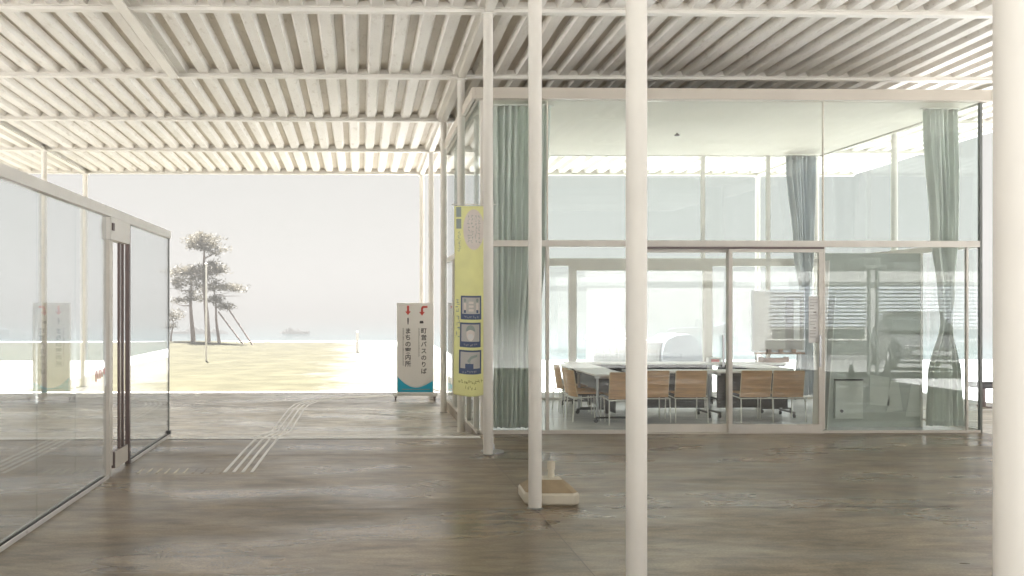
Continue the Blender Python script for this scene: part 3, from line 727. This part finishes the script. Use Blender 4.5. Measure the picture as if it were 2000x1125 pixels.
# its sliding door
dr = MB(); dr.box(XS-.03, XS+.03, 8.72, 8.84, .10, 2.24); dr.box(XS-.025, XS+.025, 8.75, 8.81, .001, .099)
dd = sp(dr.build('door_post', M['frame'], sw, bevel=.003))
sp(MB().box(XS-.045, XS+.045, 8.72, 9.44, 2.245, 2.455).build('door_header', M['white'], sw, bevel=.003))
MB().box(XS+.0455, XS+.06, 8.74, 8.80, 2.33, 2.40).build('sensor', M['darkmetal'], dd)
dl = MB(); dl.box(XS-.02, XS+.02, 8.95, 9.42, .05, .21); dl.box(XS-.012, XS+.012, 9.16, 9.20, .211, 2.24); dl.box(XS-.012, XS+.012, 9.30, 9.34, .211, 2.24)
dl = sp(dl.build('door_leaf', M['darkmetal'], sw))
MB().box(XS+.0205, XS+.028, 8.95, 9.42, .05, .21).build('kick_plate', M['frame'], dl)
sp(MB().box(XS-.022, XS+.022, 9.50, 9.55, .001, 2.455).build('dark_post', M['darkmetal'], sw))

b = MB(); rnd = random.Random(8); yy = 8.33
for i in range(5):
    w_ = .05+.02*(i % 2); h_ = (.10, .075, .08, .07, .05)[i]
    b.path([(XS+.009, yy, 1.03), (XS+.009, yy+w_*.3, 1.03-h_*.9), (XS+.009, yy+w_*.55, 1.03-h_), (XS+.009, yy+w_*.8, 1.03-h_*.3), (XS+.009, yy+w_, 1.04)], .0022, 6); yy += w_+.006
sp(b.build('red_strokes', M['red'], sw))  # looping red strokes set against the pane

# ------------------------------------------------------------------ tactile paving
tp = thing('tactile_strip', 'four raised pale guide bars running across the floor and bending right', 'tactile paving', (-1.18, 9.0, 0))
def tz(y): return 0.0 if y <= 11.43 else (LOW if y >= 13.1 else LOW*(y-11.43)/1.67)
cl = [(-1.18, 8.98), (-1.16, 10.2), (-1.13, 11.4), (-1.12, 12.2), (-1.11, 13.1), (-1.10, 14.5), (-1.085, 16.0), (-1.04, 16.7), (-0.90, 17.25), (-0.60, 17.7), (-0.2, 18.0), (0.3, 18.2), (0.9, 18.35)]
pts = []
for (xa, ya), (xb, yb) in zip(cl, cl[1:]):
    for s_ in range(4): pts.append((xa+(xb-xa)*s_/4, ya+(yb-ya)*s_/4))
pts.append(cl[-1])
for k in range(4):
    off = (k-1.5)*0.088; vs = []
    for i, (x, y) in enumerate(pts):
        a = Vector(pts[max(i-1, 0)]); c = Vector(pts[min(i+1, len(pts)-1)]); d = (c-a).normalized(); nrm = Vector((d.y, -d.x))
        for wd, hh in ((-.017, .0), (-.013, .006), (.013, .006), (.017, .0)):
            p = Vector((x, y))+nrm*(off+wd); vs.append((p.x, p.y, tz(y)+.0005+hh))
    fs = [(i*4+j, i*4+j+1, (i+1)*4+j+1, (i+1)*4+j) for i in range(len(pts)-1) for j in range(3)]+[(0, 1, 2, 3), tuple(len(vs)-1-i for i in range(4))]
    o = MB().add(vs, fs).build('guide_bar', M['bar'], tp); o.location = (1.18, -9.0, 0)
ts = thing('tactile_threshold', 'row of short low slanted bars on the floor beside the glass door', 'tactile paving', (-2.0, 9.1, 0))
for k in range(10):
    xx = -2.14+.088*k
    b = MB(); b.add([(xx-.012, 8.93, .0005), (xx+.012, 8.93, .0005), (xx+.012, 9.2, .0005), (xx-.012, 9.2, .0005), (xx-.008, 8.935, .006), (xx+.008, 8.935, .006), (xx+.008, 9.195, .006), (xx-.008, 9.195, .006)],
                    [(3, 2, 1, 0), (4, 5, 6, 7), (0, 1, 5, 4), (1, 2, 6, 5), (2, 3, 7, 6), (3, 0, 4, 7)])
    o = b.build('short_bar', M['tank' if k < 6 else 'floor'], ts); o.location = (2.0, -9.1, 0)

# ------------------------------------------------------------------ direction sign on wheels
sg = thing('direction_sign', 'tall white direction sign on castors with red arrows and blue foot', 'sign', (1.06, 17.55, LOW), -2)
MB().box(-.345, .345, -.035, .035, .135, 1.84).build('panel', M['signwhite'], sg, bevel=.006)
yf = -.0365
def flat(name, poly, m, parent, y=yf, t=.0015):
    return MB().prism(poly, lambda a, c, d: (a, d, c), y-t, y).build(name, m, parent)
arc = [(-.335+.67*i/20, .36-.17*math.sin(math.pi*(i/20)**0.92)+.08*(1-i/20)) for i in range(21)]
def arc_z(i, up=0): return arc[i][1]+up
flat('blue_foot', [(-.335, .145), (.335, .145)]+[(a, z) for a, z in reversed(arc)], M['teal'], sg)
flat('white_arc', [(a, z+.004) for a, z in arc]+[(a, z+.026) for a, z in reversed(arc)], M['laminate'], sg)
flat('pale_line', [(-.25, .19), (.28, .19), (.28, .205), (-.25, .205)], M['bluegrey'], sg, y=yf-.002)
flat('down_arrow', [(-.155, 1.79), (-.115, 1.79), (-.115, 1.68), (-.082, 1.68), (-.135, 1.61), (-.188, 1.68), (-.155, 1.68)], M['red'], sg)
flat('turn_arrow', [(.235, 1.785), (.15, 1.785), (.122, 1.765), (.112, 1.735), (.112, 1.67), (.078, 1.67), (.132, 1.60), (.186, 1.67), (.152, 1.67), (.152, 1.73), (.165, 1.745), (.235, 1.745)], M['red'], sg)
def column_text(text, size, step, cx, ztop, m, parent, name='lettering', bold=0.0):
    vs, fs = glyphs(text, size, step, True, bold)
    me = MB().add([(cx+a, yf-.001, ztop-size*.8+c) for a, c in vs], fs)
    return me.build(name, m, parent, keep=True)
column_text('まちの案内所', .118, .125, -.135, 1.36, M['ink'], sg, bold=.0022)
column_text('町営バスのりば', .112, .128, .165, 1.36, M['ink'], sg, bold=.0022)
flat('person_mark', [(-.145, 1.56), (-.125, 1.56), (-.122, 1.50), (-.128, 1.43), (-.142, 1.43), (-.148, 1.50)], M['ink'], sg)
flat('bus_mark', [(.09, 1.45), (.155, 1.45), (.16, 1.475), (.15, 1.50), (.095, 1.50), (.085, 1.475)], M['ink'], sg)
b = MB(); rnd = random.Random(5)
for cx, n_, zt in ((-.225, 34, 1.36), (.075, 26, 1.36)):
    for i in range(n_):
        z = zt-.021*i; b.box(cx-.012, cx+rnd.uniform(0, .014), yf-.002, yf, z-.013, z)
b.build('small_print', M['inkgrey'], sg)
b = MB(); b.box(-.42, .42, -.045, .045, .075, .125); b.box(-.40, -.34, -.19, .19, .0751, .105); b.box(.34, .40, -.19, .19, .0751, .105)
bs = b.build('base', M['white'], sg, bevel=.004)
for sx in (-1, 1):
    for sy in (-1, 1):
        c = MB(); c.cyl((sx*.37-.013, sy*.165, .03), (sx*.37+.013, sy*.165, .03), .03, 16); c.box(sx*.37-.02, sx*.37+.02, sy*.165-.012, sy*.165+.02, .045, .0748)
        c.build('caster', M['darkmetal'], sg)

# ------------------------------------------------------------------ yellow banner tied beside the column
bn = thing('banner', 'narrow yellow green cloth banner on a pole with three blue hygiene panels', 'banner', (1.475, 10.2, 0), 0)
b = MB(); b.path([(0, 0, 0), (0, 0, 2.80)], .011, 10); b.build('pole', M['white'], bn, smooth=True)
b = MB(); b.path([(.04, 0, 2.745), (-.45, 0, 2.745)], .006, 8); b.build('crossbar', M['white'], bn, smooth=True)
MB().lathe([(.13, 0), (.13, .012), (.03, .03), (.02, .09)], (0, 0, .0005), 20).build('foot', M['steelgrey'], bn, smooth=True)
W_, H_, ZT = .345, 2.08, 2.725
def surf(u, v, off=0.0):
    """u 0..1 left to right, v 0..1 top to bottom"""
    belly = 0.05*math.sin(math.pi*v)*(1-u)
    y = -.012-0.03*math.sin(u*math.pi)*(0.4+v)-0.018*math.sin(v*9+u*2.0)*v-off
    x = -.425+W_*u+0.012*math.sin(v*5.0)*(1-u)*v+0.010*math.sin(v*17)*v*(u > .97)
    z = ZT-H_*v-0.02*u*v*math.sin(u*3)*v+.02*(1-u)*v*0-0.035*(u*(1-u))*4*v*v*.5
    return (x, y, z)
vs = []; nu, nv = 20, 90
for j in range(nv+1):
    for i in range(nu+1): vs.append(surf(i/nu, j/nv))
k = nu+1
cl_ = MB().add(vs, [(j*k+i, j*k+i+1, (j+1)*k+i+1, (j+1)*k+i) for j in range(nv) for i in range(nu)]).build('cloth', M['cloth'], bn, smooth=True)
s = cl_.modifiers.new('solid', 'SOLIDIFY'); s.thickness = .0012; s.offset = 0
def pr(u0, u1, v0, v1, m, name, lvl=1, n=8):
    vs = [surf(u0+(u1-u0)*i/n, v0+(v1-v0)*j/n, .0015*lvl+.0012) for j in range(n+1) for i in range(n+1)]
    k = n+1
    return MB().add(vs, [(j*k+i, j*k+i+1, (j+1)*k+i+1, (j+1)*k+i) for j in range(n) for i in range(n)]).build(name, m, cl_, smooth=True)
def prpoly(poly, m, name, lvl=2):
    b = MB(); cu = sum(p[0] for p in poly)/len(poly); cv = sum(p[1] for p in poly)/len(poly)
    vs = [surf(cu, cv, .0015*lvl+.0012)]
    for t in (.5, 1): vs += [surf(cu+(a-cu)*t, cv+(c-cv)*t, .0015*lvl+.0012) for a, c in poly]
    n = len(poly); fs = [(0, 1+i, 1+(i+1) % n) for i in range(n)]+[(1+i, 1+n+i, 1+n+(i+1) % n, 1+(i+1) % n) for i in range(n)]
    return b.add(vs, fs).build(name, m, cl_, smooth=True)
def prell(cu, cv, ru, rv, m, name, lvl=2, a0=0, a1=360, n=28):
    return prpoly([(cu+ru*math.cos(R(a0+(a1-a0)*i/n)), cv-rv*math.sin(R(a0+(a1-a0)*i/n))) for i in range(n if a1-a0 == 360 else n+1)], m, name, lvl)
pr(.06, .22, .005, .058, M['bluegrey'], 'blue_square'); pr(.06, .22, .068, .12, M['bluegrey'], 'blue_square')
prell(.62, .125, .34, .108, M['clothpink'], 'pink_oval', 1)
rnd = random.Random(11)
def scribble(u0, v0, n_, du, dv, su, sv, m, name, lvl=2, cols=(0,)):
    """tiny brush strokes too small to read"""
    b = MB()
    for i in range(n_*len(cols)):
        a, c = u0+du*(i % n_)+cols[i//n_], v0+dv*(i % n_)
        for q in range(3):
            x0, y0 = a+rnd.uniform(-su, su)*.5, c+rnd.uniform(-sv, sv)*.5
            if rnd.random() < .5: qs = [(x0-su*.4, y0), (x0+su*.4, y0), (x0+su*.4, y0+sv*.16), (x0-su*.4, y0+sv*.16)]
            else: qs = [(x0, y0-sv*.4), (x0+su*.14, y0-sv*.4), (x0+su*.14, y0+sv*.4), (x0, y0+sv*.4)]
            b.add([surf(p, r_, .0015*lvl+.0014) for p, r_ in qs], [(0, 1, 2, 3)])
    return b.build(name, m, cl_)
scribble(.46, .055, 8, 0, .019, .06, .013, M['bluegrey'], 'printed_text', 2, (0, .11, .22, .33))
scribble(.14, .14, 9, 0, .012, .08, .009, M['bluegrey'], 'printed_text')
scribble(.09, .50, 7, .004, .03, .10, .022, M['bluegrey'], 'printed_text')
# three pictogram panels
panels = ((.20, .86, .475, .600), (.18, .84, .616, .745), (.16, .86, .760, .885))
for (u0, u1, v0, v1) in panels:
    pr(u0, u1, v0, v1, M['navy'], 'panel_border', 1); pr(u0+.045, u1-.045, v0+.009, v1-.030, M['paleprint'], 'panel_field', 2)
    scribble(u0+.14, v1-.014, 7, .065, 0, .05, .009, M['paleprint'], 'caption_text', 2)
u0, u1, v0, v1 = panels[0]
for cu in (u0+.13, u1-.13):
    prell(cu, v0+.024, .04, .010, M['bluegrey'], 'figure_head', 3); pr(cu-.04, cu+.04, v0+.038, v0+.075, M['clothpink'], 'figure_body', 3); pr(cu-.03, cu+.03, v0+.075, v0+.09, M['navy'], 'figure_legs', 3)
for q in range(3): pr(u0+.25, u1-.25, v0+.03+.02*q, v0+.042+.02*q, M['clothpink'], 'distance_bar', 3)
u0, u1, v0, v1 = panels[1]; cu = (u0+u1)/2
prell(cu, v0+.058, .13, .037, M['clothpink'], 'face', 3); prell(cu, v0+.046, .15, .034, M['bluegrey'], 'hair', 4, 0, 180); prell(cu, v0+.072, .09, .015, M['laminate'], 'face_mask', 4)
u0, u1, v0, v1 = panels[2]; cu = (u0+u1)/2
pr(cu-.16, cu+.10, v1-.055, v1-.030, M['navy'], 'pump_bottle', 3); pr(cu-.03, cu, v0+.04, v1-.055, M['bluegrey'], 'pump_stem', 3)
prpoly([(cu-.10, v0+.055), (cu+.02, v0+.03), (cu+.22, v0+.022), (cu+.22, v0+.034), (cu+.04, v0+.044), (cu-.06, v0+.066)], M['bluegrey'], 'pump_hand', 3)
scribble(.18, .925, 9, .085, 0, .075, .016, M['olive'], 'printed_text'); scribble(.40, .955, 4, .085, 0, .075, .014, M['olive'], 'printed_text')
for vv in (.20, .44, .70, .985):
    zz = surf(1, vv)[2]
    MB().path([(-.045, -.012, zz), (-.012, -.015, zz), (.013, -.012, zz), (.013, .012, zz), (-.012, .013, zz)], .004, 6).build('tie_loop', M['bluegrey'], bn)

# ------------------------------------------------------------------ plastic banner weight by the column
tk = thing('banner_weight', 'empty off white plastic banner weight on the floor behind the column', 'banner base', (1.565, 7.62, .001), -2)
b = MB()
lv = [(0.0, .205, .215), (.018, .222, .232), (.085, .222, .232), (.10, .212, .222), (.185, .105, .095), (.19, .095, .085)]
vs = []; n = 8
for z, rx, ry in lv:
    cfx, cfy = rx*.78, ry*.78
    vs += [(-cfx, -ry, z), (cfx, -ry, z), (rx, -cfy, z), (rx, cfy, z), (cfx, ry, z), (-cfx, ry, z), (-rx, cfy, z), (-rx, -cfy, z)]
fs = [(i*n+k, i*n+(k+1) % n, (i+1)*n+(k+1) % n, (i+1)*n+k) for i in range(len(lv)-1) for k in range(n)]
fs += [tuple(reversed(range(n))), tuple(range((len(lv)-1)*n, len(lv)*n))]
body = b.add(vs, fs).build('tank', M['tank'], tk, bevel=.008)
MB().add([(x*1.0, y, z+.0025) for x, y, z in vs[3*n:5*n]], [(k, (k+1) % n, (k+1) % n+n, k+n) for k in range(n)]).build('dusty_top', M['tanktop'], tk)
MB().lathe([(.03, 0), (.026, .06), (.032, .062), (.032, .13), (.026, .132)], (.03, .02, .19), 18).build('socket', M['tank'], tk, smooth=True)
MB().lathe([(.022, 0), (.022, .03)], (-.13, -.06, .14), 14).build('filler_cap', M['tank'], tk, smooth=True)

# ------------------------------------------------------------------ pines on the mound
def pine(loc, label, h, lean, clumps, limbs, seed, r0=.11):
    rnd = random.Random(seed)
    t = thing('pine_tree', label, 'tree', loc, 0, 'pines on the mound')
    b = MB(); pts = []
    for i in range(9):
        f = i/8; pts.append((lean[0]*f+.07*math.sin(f*7+seed)*f, lean[1]*f+.05*math.cos(f*5+seed)*f, h*f-.05))
    b.path(pts, [r0*(1-.8*i/8) for i in range(9)], 10)
    for (f, dx, dy, dz) in limbs:
        i = f*8; k = min(int(i), 7); p = Vector(pts[k]).lerp(Vector(pts[k+1]), i-k)
        q = p+Vector((dx, dy, dz)); m_ = p.lerp(q, .5)+Vector((0, 0, -.06+.1*rnd.random()))
        b.path([p, m_, q], [r0*.32, r0*.22, r0*.07], 6)
    b.build('trunk', M['bark'], t, smooth=True)
    vs, fs = [], []
    for (cx, cyy, cz, rx, rz, cnt) in clumps:
        subs = [(cx+rnd.gauss(0, rx*.5), cyy+rnd.gauss(0, rx*.5), cz+rnd.gauss(0, rz*.45), rnd.uniform(.10, .20)) for _ in range(max(3, cnt//60))]
        for _ in range(cnt):
            sx, sy, sz, sr = rnd.choice(subs)
            p = Vector((sx+rnd.gauss(0, sr), sy+rnd.gauss(0, sr), sz+rnd.gauss(0, sr*.42)))
            d = Vector((rnd.gauss(0, 1), rnd.gauss(0, 1), rnd.gauss(.35, .6))).normalized(); s_ = d.cross(Vector((rnd.gauss(0, 1), rnd.gauss(0, 1), rnd.gauss(0, 1)))).normalized()
            ln = rnd.uniform(.08, .16); wd = rnd.uniform(.014, .026); o = len(vs)
            vs += [p-s_*wd, p+s_*wd, p+d*ln+s_*wd*.3, p+d*ln-s_*wd*.3]; fs.append((o, o+1, o+2, o+3))
    MB().add(vs, fs).build('crown', M['needle'], t, keep=True)
    return t
gz = lambda x, y: lawn_z(x, y)
pine((-6.55, 40, gz(-6.55, 40)), 'tallest pine with a flat umbrella crown in the middle of the mound', 4.55, (-.25, .1),
     [(-.25, 0, 4.42, .5, .22, 900), (-.5, 0, 4.15, .4, .2, 600), (.15, .1, 4.2, .45, .25, 700), (.4, 0, 3.9, .25, .2, 300), (-.75, 0, 3.05, .4, .15, 500),
      (0, .1, 3.0, .6, .22, 800), (.5, 0, 3.1, .4, .15, 420), (-.25, 0, 2.65, .4, .2, 420), (.1, 0, 3.4, .35, .12, 260)],
     [(.95, -.7, 0, .25), (.93, .8, 0, .05), (.62, -.9, .1, .25), (.66, .95, 0, .15), (.8, .6, 0, .3), (.55, .8, .2, .1)], 1, .13)
pine((-7.25, 40.4, gz(-7.25, 40.4)), 'slimmer pine left of the tallest one on the mound', 3.2, (-.2, .1),
     [(-.35, 0, 3.05, .5, .22, 800), (-.6, 0, 2.55, .35, .2, 420), (.0, 0, 1.95, .28, .25, 420), (-.75, 0, 1.8, .25, .12, 180), (.2, 0, 2.4, .35, .2, 300)],
     [(.8, -.5, 0, .2), (.7, -.6, 0, .0), (.6, .35, 0, .1), (.5, -.7, 0, .1)], 2, .11)
pine((-6.0, 39.6, gz(-6.0, 39.6)), 'pine with a long drooping branch to the right on the mound', 2.6, (-.3, .0),
     [(-.15, 0, 2.35, .4, .18, 420), (.35, 0, 2.35, .35, .07, 380), (.7, 0, 2.3, .3, .05, 300), (-.1, 0, 1.8, .35, .2, 450), (.25, 0, 1.5, .3, .14, 260)],
     [(.8, .6, 0, .1), (.78, 1.2, 0, .0), (.6, .45, 0, .0), (.65, -.4, 0, .2)], 3, .075)
pine((-8.35, 41, gz(-8.35, 41)), 'small low pine beside the end of the glass screen', 1.35, (.1, 0),
     [(.1, 0, 1.1, .22, .22, 320), (.0, 0, .7, .2, .15, 150)], [(.6, .2, 0, .15)], 4, .05)
for (x0, z0, x1, z1, lb) in ((-4.55, 0, -5.75, 1.65, 'long bare support pole leaning against the right pine'), (-4.95, 0, -6.05, 1.3, 'shorter bare support pole leaning beside the long one')):
    y = 39.4; b = MB(); b.path([(0, 0, -.1), (x1-x0, .25, z1)], .035, 8); o = b.build('support_pole', M['bark'], smooth=True)
    o.location = (x0, y, lawn_z(x0, y)+.05); tag(o, lb, 'pole')
b = MB(); b.path([(0, 0, 0), (0, 0, 3.2)], [.035, .028], 10); b.lathe([(.028, 0), (.05, .02), (.03, .06)], (0, 0, 3.2), 10)
o = b.build('white_pole', M['white'], smooth=True); o.location = (-5.05, 30.5, lawn_z(-5.05, 30.5)-.02); tag(o, 'thin white pole standing on the lawn in front of the pines', 'pole')
for x, lb in ((-.28, 'low pale post at the right edge of the lawn'),):
    o = MB().box(-.05, .05, -.05, .05, 0, .85).build('marker_post', M['white'], bevel=.01); o.location = (x+.2, 36, -.17); tag(o, lb, 'post')

# ------------------------------------------------------------------ harbour beyond
def rocks(name, label, x0, x1, y, z, seed):
    rnd = random.Random(seed); b = MB(); n = int((x1-x0)/1.2)
    for i in range(n*2):
        x = rnd.uniform(x0, x1); f = 1-abs((x-(x0+x1)/2)/((x1-x0)/2))**3
        r = rnd.uniform(.5, 1.1); b.path([(x-r*.6, y+rnd.uniform(-1, 1), z), (x, y+rnd.uniform(-1, 1), z+r*.22*f+.25*f), (x+r*.7, y, z)], [r*.3, r*.42, r*.2], 6)
    b.box(x0+.5, x1-.5, y-1.2, y+1.2, z-1, z+.32)
    return tag(b.build(name, M['rock']), label, 'breakwater')
rocks('breakwater', 'low dark breakwater in the bay to the right of the pines', -9.7, -5.9, 118, -1.7, 1)
rocks('breakwater', 'low breakwater in the bay just behind the pines', -24.4, -17.3, 118, -1.7, 2)
# fishing boat
bt = thing('fishing_boat', 'blue grey fishing boat moored in the harbour behind the meeting room', 'boat', (43.6, 116.5, -1.7))
hs = [(-4.2, .75, .55, 0.1), (-3.6, 1.05, .70, 0), (-1, 1.25, .8, 0), (1.5, 1.2, .95, 0), (3.2, .75, 1.4, 0), (4.4, .05, 2.0, .5)]
vs = []
for x, hw, top, bot in hs: vs += [(x, -hw, top), (x, -hw*.75, bot-.2), (x, hw*.75, bot-.2), (x, hw, top)]
fs = [(i*4+j, i*4+j+1, i*4+4+j+1, i*4+4+j) for i in range(5) for j in range(3)]+[(i*4+3, i*4, i*4+4, i*4+7) for i in range(5)]+[(0, 1, 2, 3)]
MB().add(vs, fs).build('hull', M['hull'], bt)
MB().box(-.6, 1.2, -.7, .7, .9, 1.9).build('wheelhouse', M['tubwhite'], bt, bevel=.05)
b = MB(); b.path([(.1, 0, 1.9), (.1, 0, 4.2)], .06, 8); b.path([(-.7, 0, 3.2), (.9, 0, 3.2)], .03, 6); b.path([(-3.2, 0, .7), (-3.2, 0, 2.2)], .05, 8); b.build('mast', M['tubwhite'], bt)
MB().box(-.3, 1.21, -.71, .71, 1.4, 1.7).build('window_band', M['winglass'], bt)
# fish tubs on the quay
def tub(x, y, w_, h_, label, lid):
    t = thing('quay_tub', label, 'tub', (x, y, -.17), 0, 'white tubs on the quay')
    b = MB(); b.box(-w_/2, w_/2, -.5, .5, .1, h_); b.box(-w_/2, -w_/2+.12, -.5, .5, 0, .0999); b.box(w_/2-.12, w_/2, -.5, .5, 0, .0999)
    b.build('tub_body', M['tubwhite'], t, bevel=.04)
    r = MB()
    for i in range(5): xx = -w_/2+w_*(i+.5)/5; r.box(xx-.03, xx+.03, -.53, -.501, .15, h_-.12)
    r.build('rib', M['tubwhite'], t)
    MB().box(-w_/2-.03, w_/2+.03, -.54, .54, h_+.001, h_+.06).build('lid', M['white'], t, bevel=.015)
    return t
tub(7.55, 28, 1.05, .80, 'white ribbed tub on the quay, leftmost behind the back door', 1)
tub(8.75, 28, 1.15, .72, 'white ribbed tub on the quay next to the grey tarpaulin heap', 1)
b = MB(); b.box(-.16, .16, -.2, .2, 0, .32); b.cyl((-.22, 0, 0), (-.22, 0, .6), .05, 10); b.cyl((.3, .1, 0), (.3, .1, .36), .09, 12)
o = b.build('deck_gear', M['tubwhite'], bevel=.01); o.location = (7.55, 28, -.17+.862); tag(o, 'small pump gear standing on the leftmost quay tub', 'gear')
vs = []; nn = 18
for j in range(9):
    for i in range(nn+1):
        a = math.pi*i/nn; xx = -.62*math.cos(a); zz = .98*math.sin(a)**.55
        vs.append((xx*(1+.05*noise.noise(Vector((i*.6, j*.6, 0)))), -.8+.2*j, zz*(1+.07*noise.noise(Vector((i*.4, j*.5, 4))))))
k = nn+1
fs = [(j*k+i, j*k+i+1, (j+1)*k+i+1, (j+1)*k+i) for j in range(8) for i in range(nn)]+[tuple(range(nn+1)), tuple(reversed(range(8*k, 8*k+nn+1)))]
o = MB().add(vs, fs).build('tarpaulin_heap', M['tarp'], smooth=True); o.location = (9.62, 28, -.17); tag(o, 'grey tarpaulin covered heap on the quay right of the white tubs', 'tarpaulin')

# black bench at the far right
be = thing('bench', 'low black bench outside the right end of the glass room', 'bench', (11.55, 16.0, LOW))
MB().box(-.75, .75, -.2, .2, .34, .44).build('seat', M['black'], be, bevel=.015)
for sx in (-1, 1):
    b = MB(); b.box(sx*.55-.02, sx*.55+.02, -.17, .17, 0, .02); b.box(sx*.55-.02, sx*.55+.02, -.02, .02, .0201, .339); b.build('leg', M['darkmetal'], be)

# ------------------------------------------------------------------ street side, seen mirrored in the room's glass
sb = thing('shutter_building', 'pale building with a wide roller shutter reflected in the right glass', 'building', (22, -17, -.7))
MB().box(-12, 12, -6, 0, 0, 3.45).build('wall', M['wallpale'], sb)
MB().box(-12.1, 12.1, -6.1, .1, 3.451, 3.9).build('parapet', M['wallpale'], sb)
vs = []; fs = []
for x0, x1 in ((-3.9, .4), (.9, 6.5)):
    sh = MB(); 
    for q in range(11): zz = 1.46+.165*q; sh.prism([(0.002, zz), (.09, zz+.015), (.09, zz+.095), (.002, zz+.12)], lambda a, c, d: (d, a, c), x0, x1)
    sh = sh.build('roller_shutter', M['shutter'], sb); MB().box(x0, x1, .0005, .0018, 1.45, 3.3).build('slat_gap_shade', M['greywall'], sh)  # dark sheet stands in for the shade between the slats
for x0, x1 in ((-3.9, -2.0), (-1.7, .4), (.9, 2.6), (2.9, 6.5)):
    wn = MB(); wn.box(x0, x1, .001, .06, .86, .92); wn.box(x0, x1, .001, .06, 1.36, 1.42); wn.box(x0, x0+.06, .001, .06, .9201, 1.3599); wn.box(x1-.06, x1, .001, .06, .9201, 1.3599)
    wf = wn.build('window', M['white'], sb); MB().box(x0+.061, x1-.061, .001, .02, .921, 1.359).build('pane', M['winglass'], wf)
MB().box(-4.1, 6.7, .001, .04, .25, .85).build('dado', M['greywall'], sb)
b = MB()
for xx, ww, hh in ((-3.4, .7, .5), (-2, 1.2, .65), (1.2, .8, .7), (2.6, 1.3, .5), (4.6, .8, .8)): b.box(xx, xx+ww, -3, -1.6, 3.901, 3.9+hh)
b.build('rooftop_unit', M['greywall'], sb, bevel=.03)
MB().box(-12, 12, .101, .6, 0.001, .2).build('kerb_step', M['ground'], sb)
# car
car = thing('parked_car', 'small dark car with chrome nose reflected in the right glass', 'car', (15.2, -1.6, -.06), 200)
def loft(sections):
    vs = []; n = len(sections[0][1])
    for y, ring in sections: vs += [(x, y, z) for x, z in ring]
    fs = [(i*n+k, i*n+(k+1) % n, (i+1)*n+(k+1) % n, (i+1)*n+k) for i in range(len(sections)-1) for k in range(n)]
    fs += [tuple(reversed(range(n))), tuple(range((len(sections)-1)*n, len(sections)*n))]
    return MB().add(vs, fs)
def ring(w_, z0, z1, tw=None):
    tw = w_*.94 if tw is None else tw
    return [(-w_*.92, z0), (w_*.92, z0), (w_, z0+.12), (w_, z0+(z1-z0)*.6), (tw, z1), (-tw, z1), (-w_, z0+(z1-z0)*.6), (-w_, z0+.12)]
loft([(-1.9, ring(.70, .32, .68)), (-1.75, ring(.80, .22, .82)), (-1.0, ring(.83, .2, .95)), (0, ring(.84, .2, .98)), (1.3, ring(.84, .2, .98)), (1.75, ring(.82, .25, .95)), (1.88, ring(.76, .34, .85))]).build('body', M['carpaint'], car, smooth=True, bevel=.02)
loft([(-.95, ring(.76, .93, .96)), (-.3, ring(.78, .93, 1.42, .60)), (.9, ring(.78, .93, 1.46, .62)), (1.6, ring(.76, .93, 1.0))]).build('cabin', M['winglass'], car, smooth=True)
loft([(-.28, ring(.61, 1.43, 1.455, .57)), (.3, ring(.64, 1.45, 1.50, .6)), (.95, ring(.62, 1.44, 1.48, .58))]).build('roof_panel', M['carpaint'], car, smooth=True)
for sx in (-1, 1):
    MB().lathe([(.02, -.03), (.12, -.01), (.13, .02), (.05, .05)], (sx*.58, -1.80, .62), 14).build('headlight', M['chrome'], car, smooth=True)
    for yy in (-1.2, 1.2):
        wl = MB(); wl.cyl((sx*.68, yy, .31), (sx*.855, yy, .31), .31, 24); wl = wl.build('wheel', M['rubber'], car, smooth=True)
        MB().cyl((sx*.84, yy, .31), (sx*.862, yy, .31), .2, 18).build('rim', M['chrome'], wl)
MB().box(-.45, .45, -1.925, -1.89, .45, .58).build('grille', M['chrome'], car, bevel=.01)
MB().box(-.72, .72, -1.93, -1.80, .28, .36).build('bumper', M['chrome'], car, bevel=.02)
CN = 'small cones reflected in the room glass'
def cone(x, y, lb):
    c = thing('traffic_cone', lb, 'cone', (x, y, .0015), 0, CN)
    MB().lathe([(.11, .02), (.10, .04), (.03, .42), (.02, .43)], (0, 0, 0), 20).build('cone_body', M['cone'], c, smooth=True); MB().box(-.15, .15, -.15, .15, 0, .02).build('foot', M['rubber'], c, bevel=.005)
cone(10.1, 4.6, 'small grey cone reflected at the left of the dark board'); cone(11.6, 3.3, 'small grey cone reflected right of the twin posts')
tw = thing('twin_post', 'pair of tall grey posts with a flat cap reflected in the right glass', 'post', (12.15, 1.75, .0))
for dx in (-.09, .11): MB().path([(dx, 0, 0.001), (dx, 0, 2.5)], .04, 12).build('post', M['greywall'], tw, smooth=True)
MB().box(-.24, .28, -.12, .12, 2.501, 2.6).build('cap', M['greywall'], tw, bevel=.02)

# ------------------------------------------------------------------ end
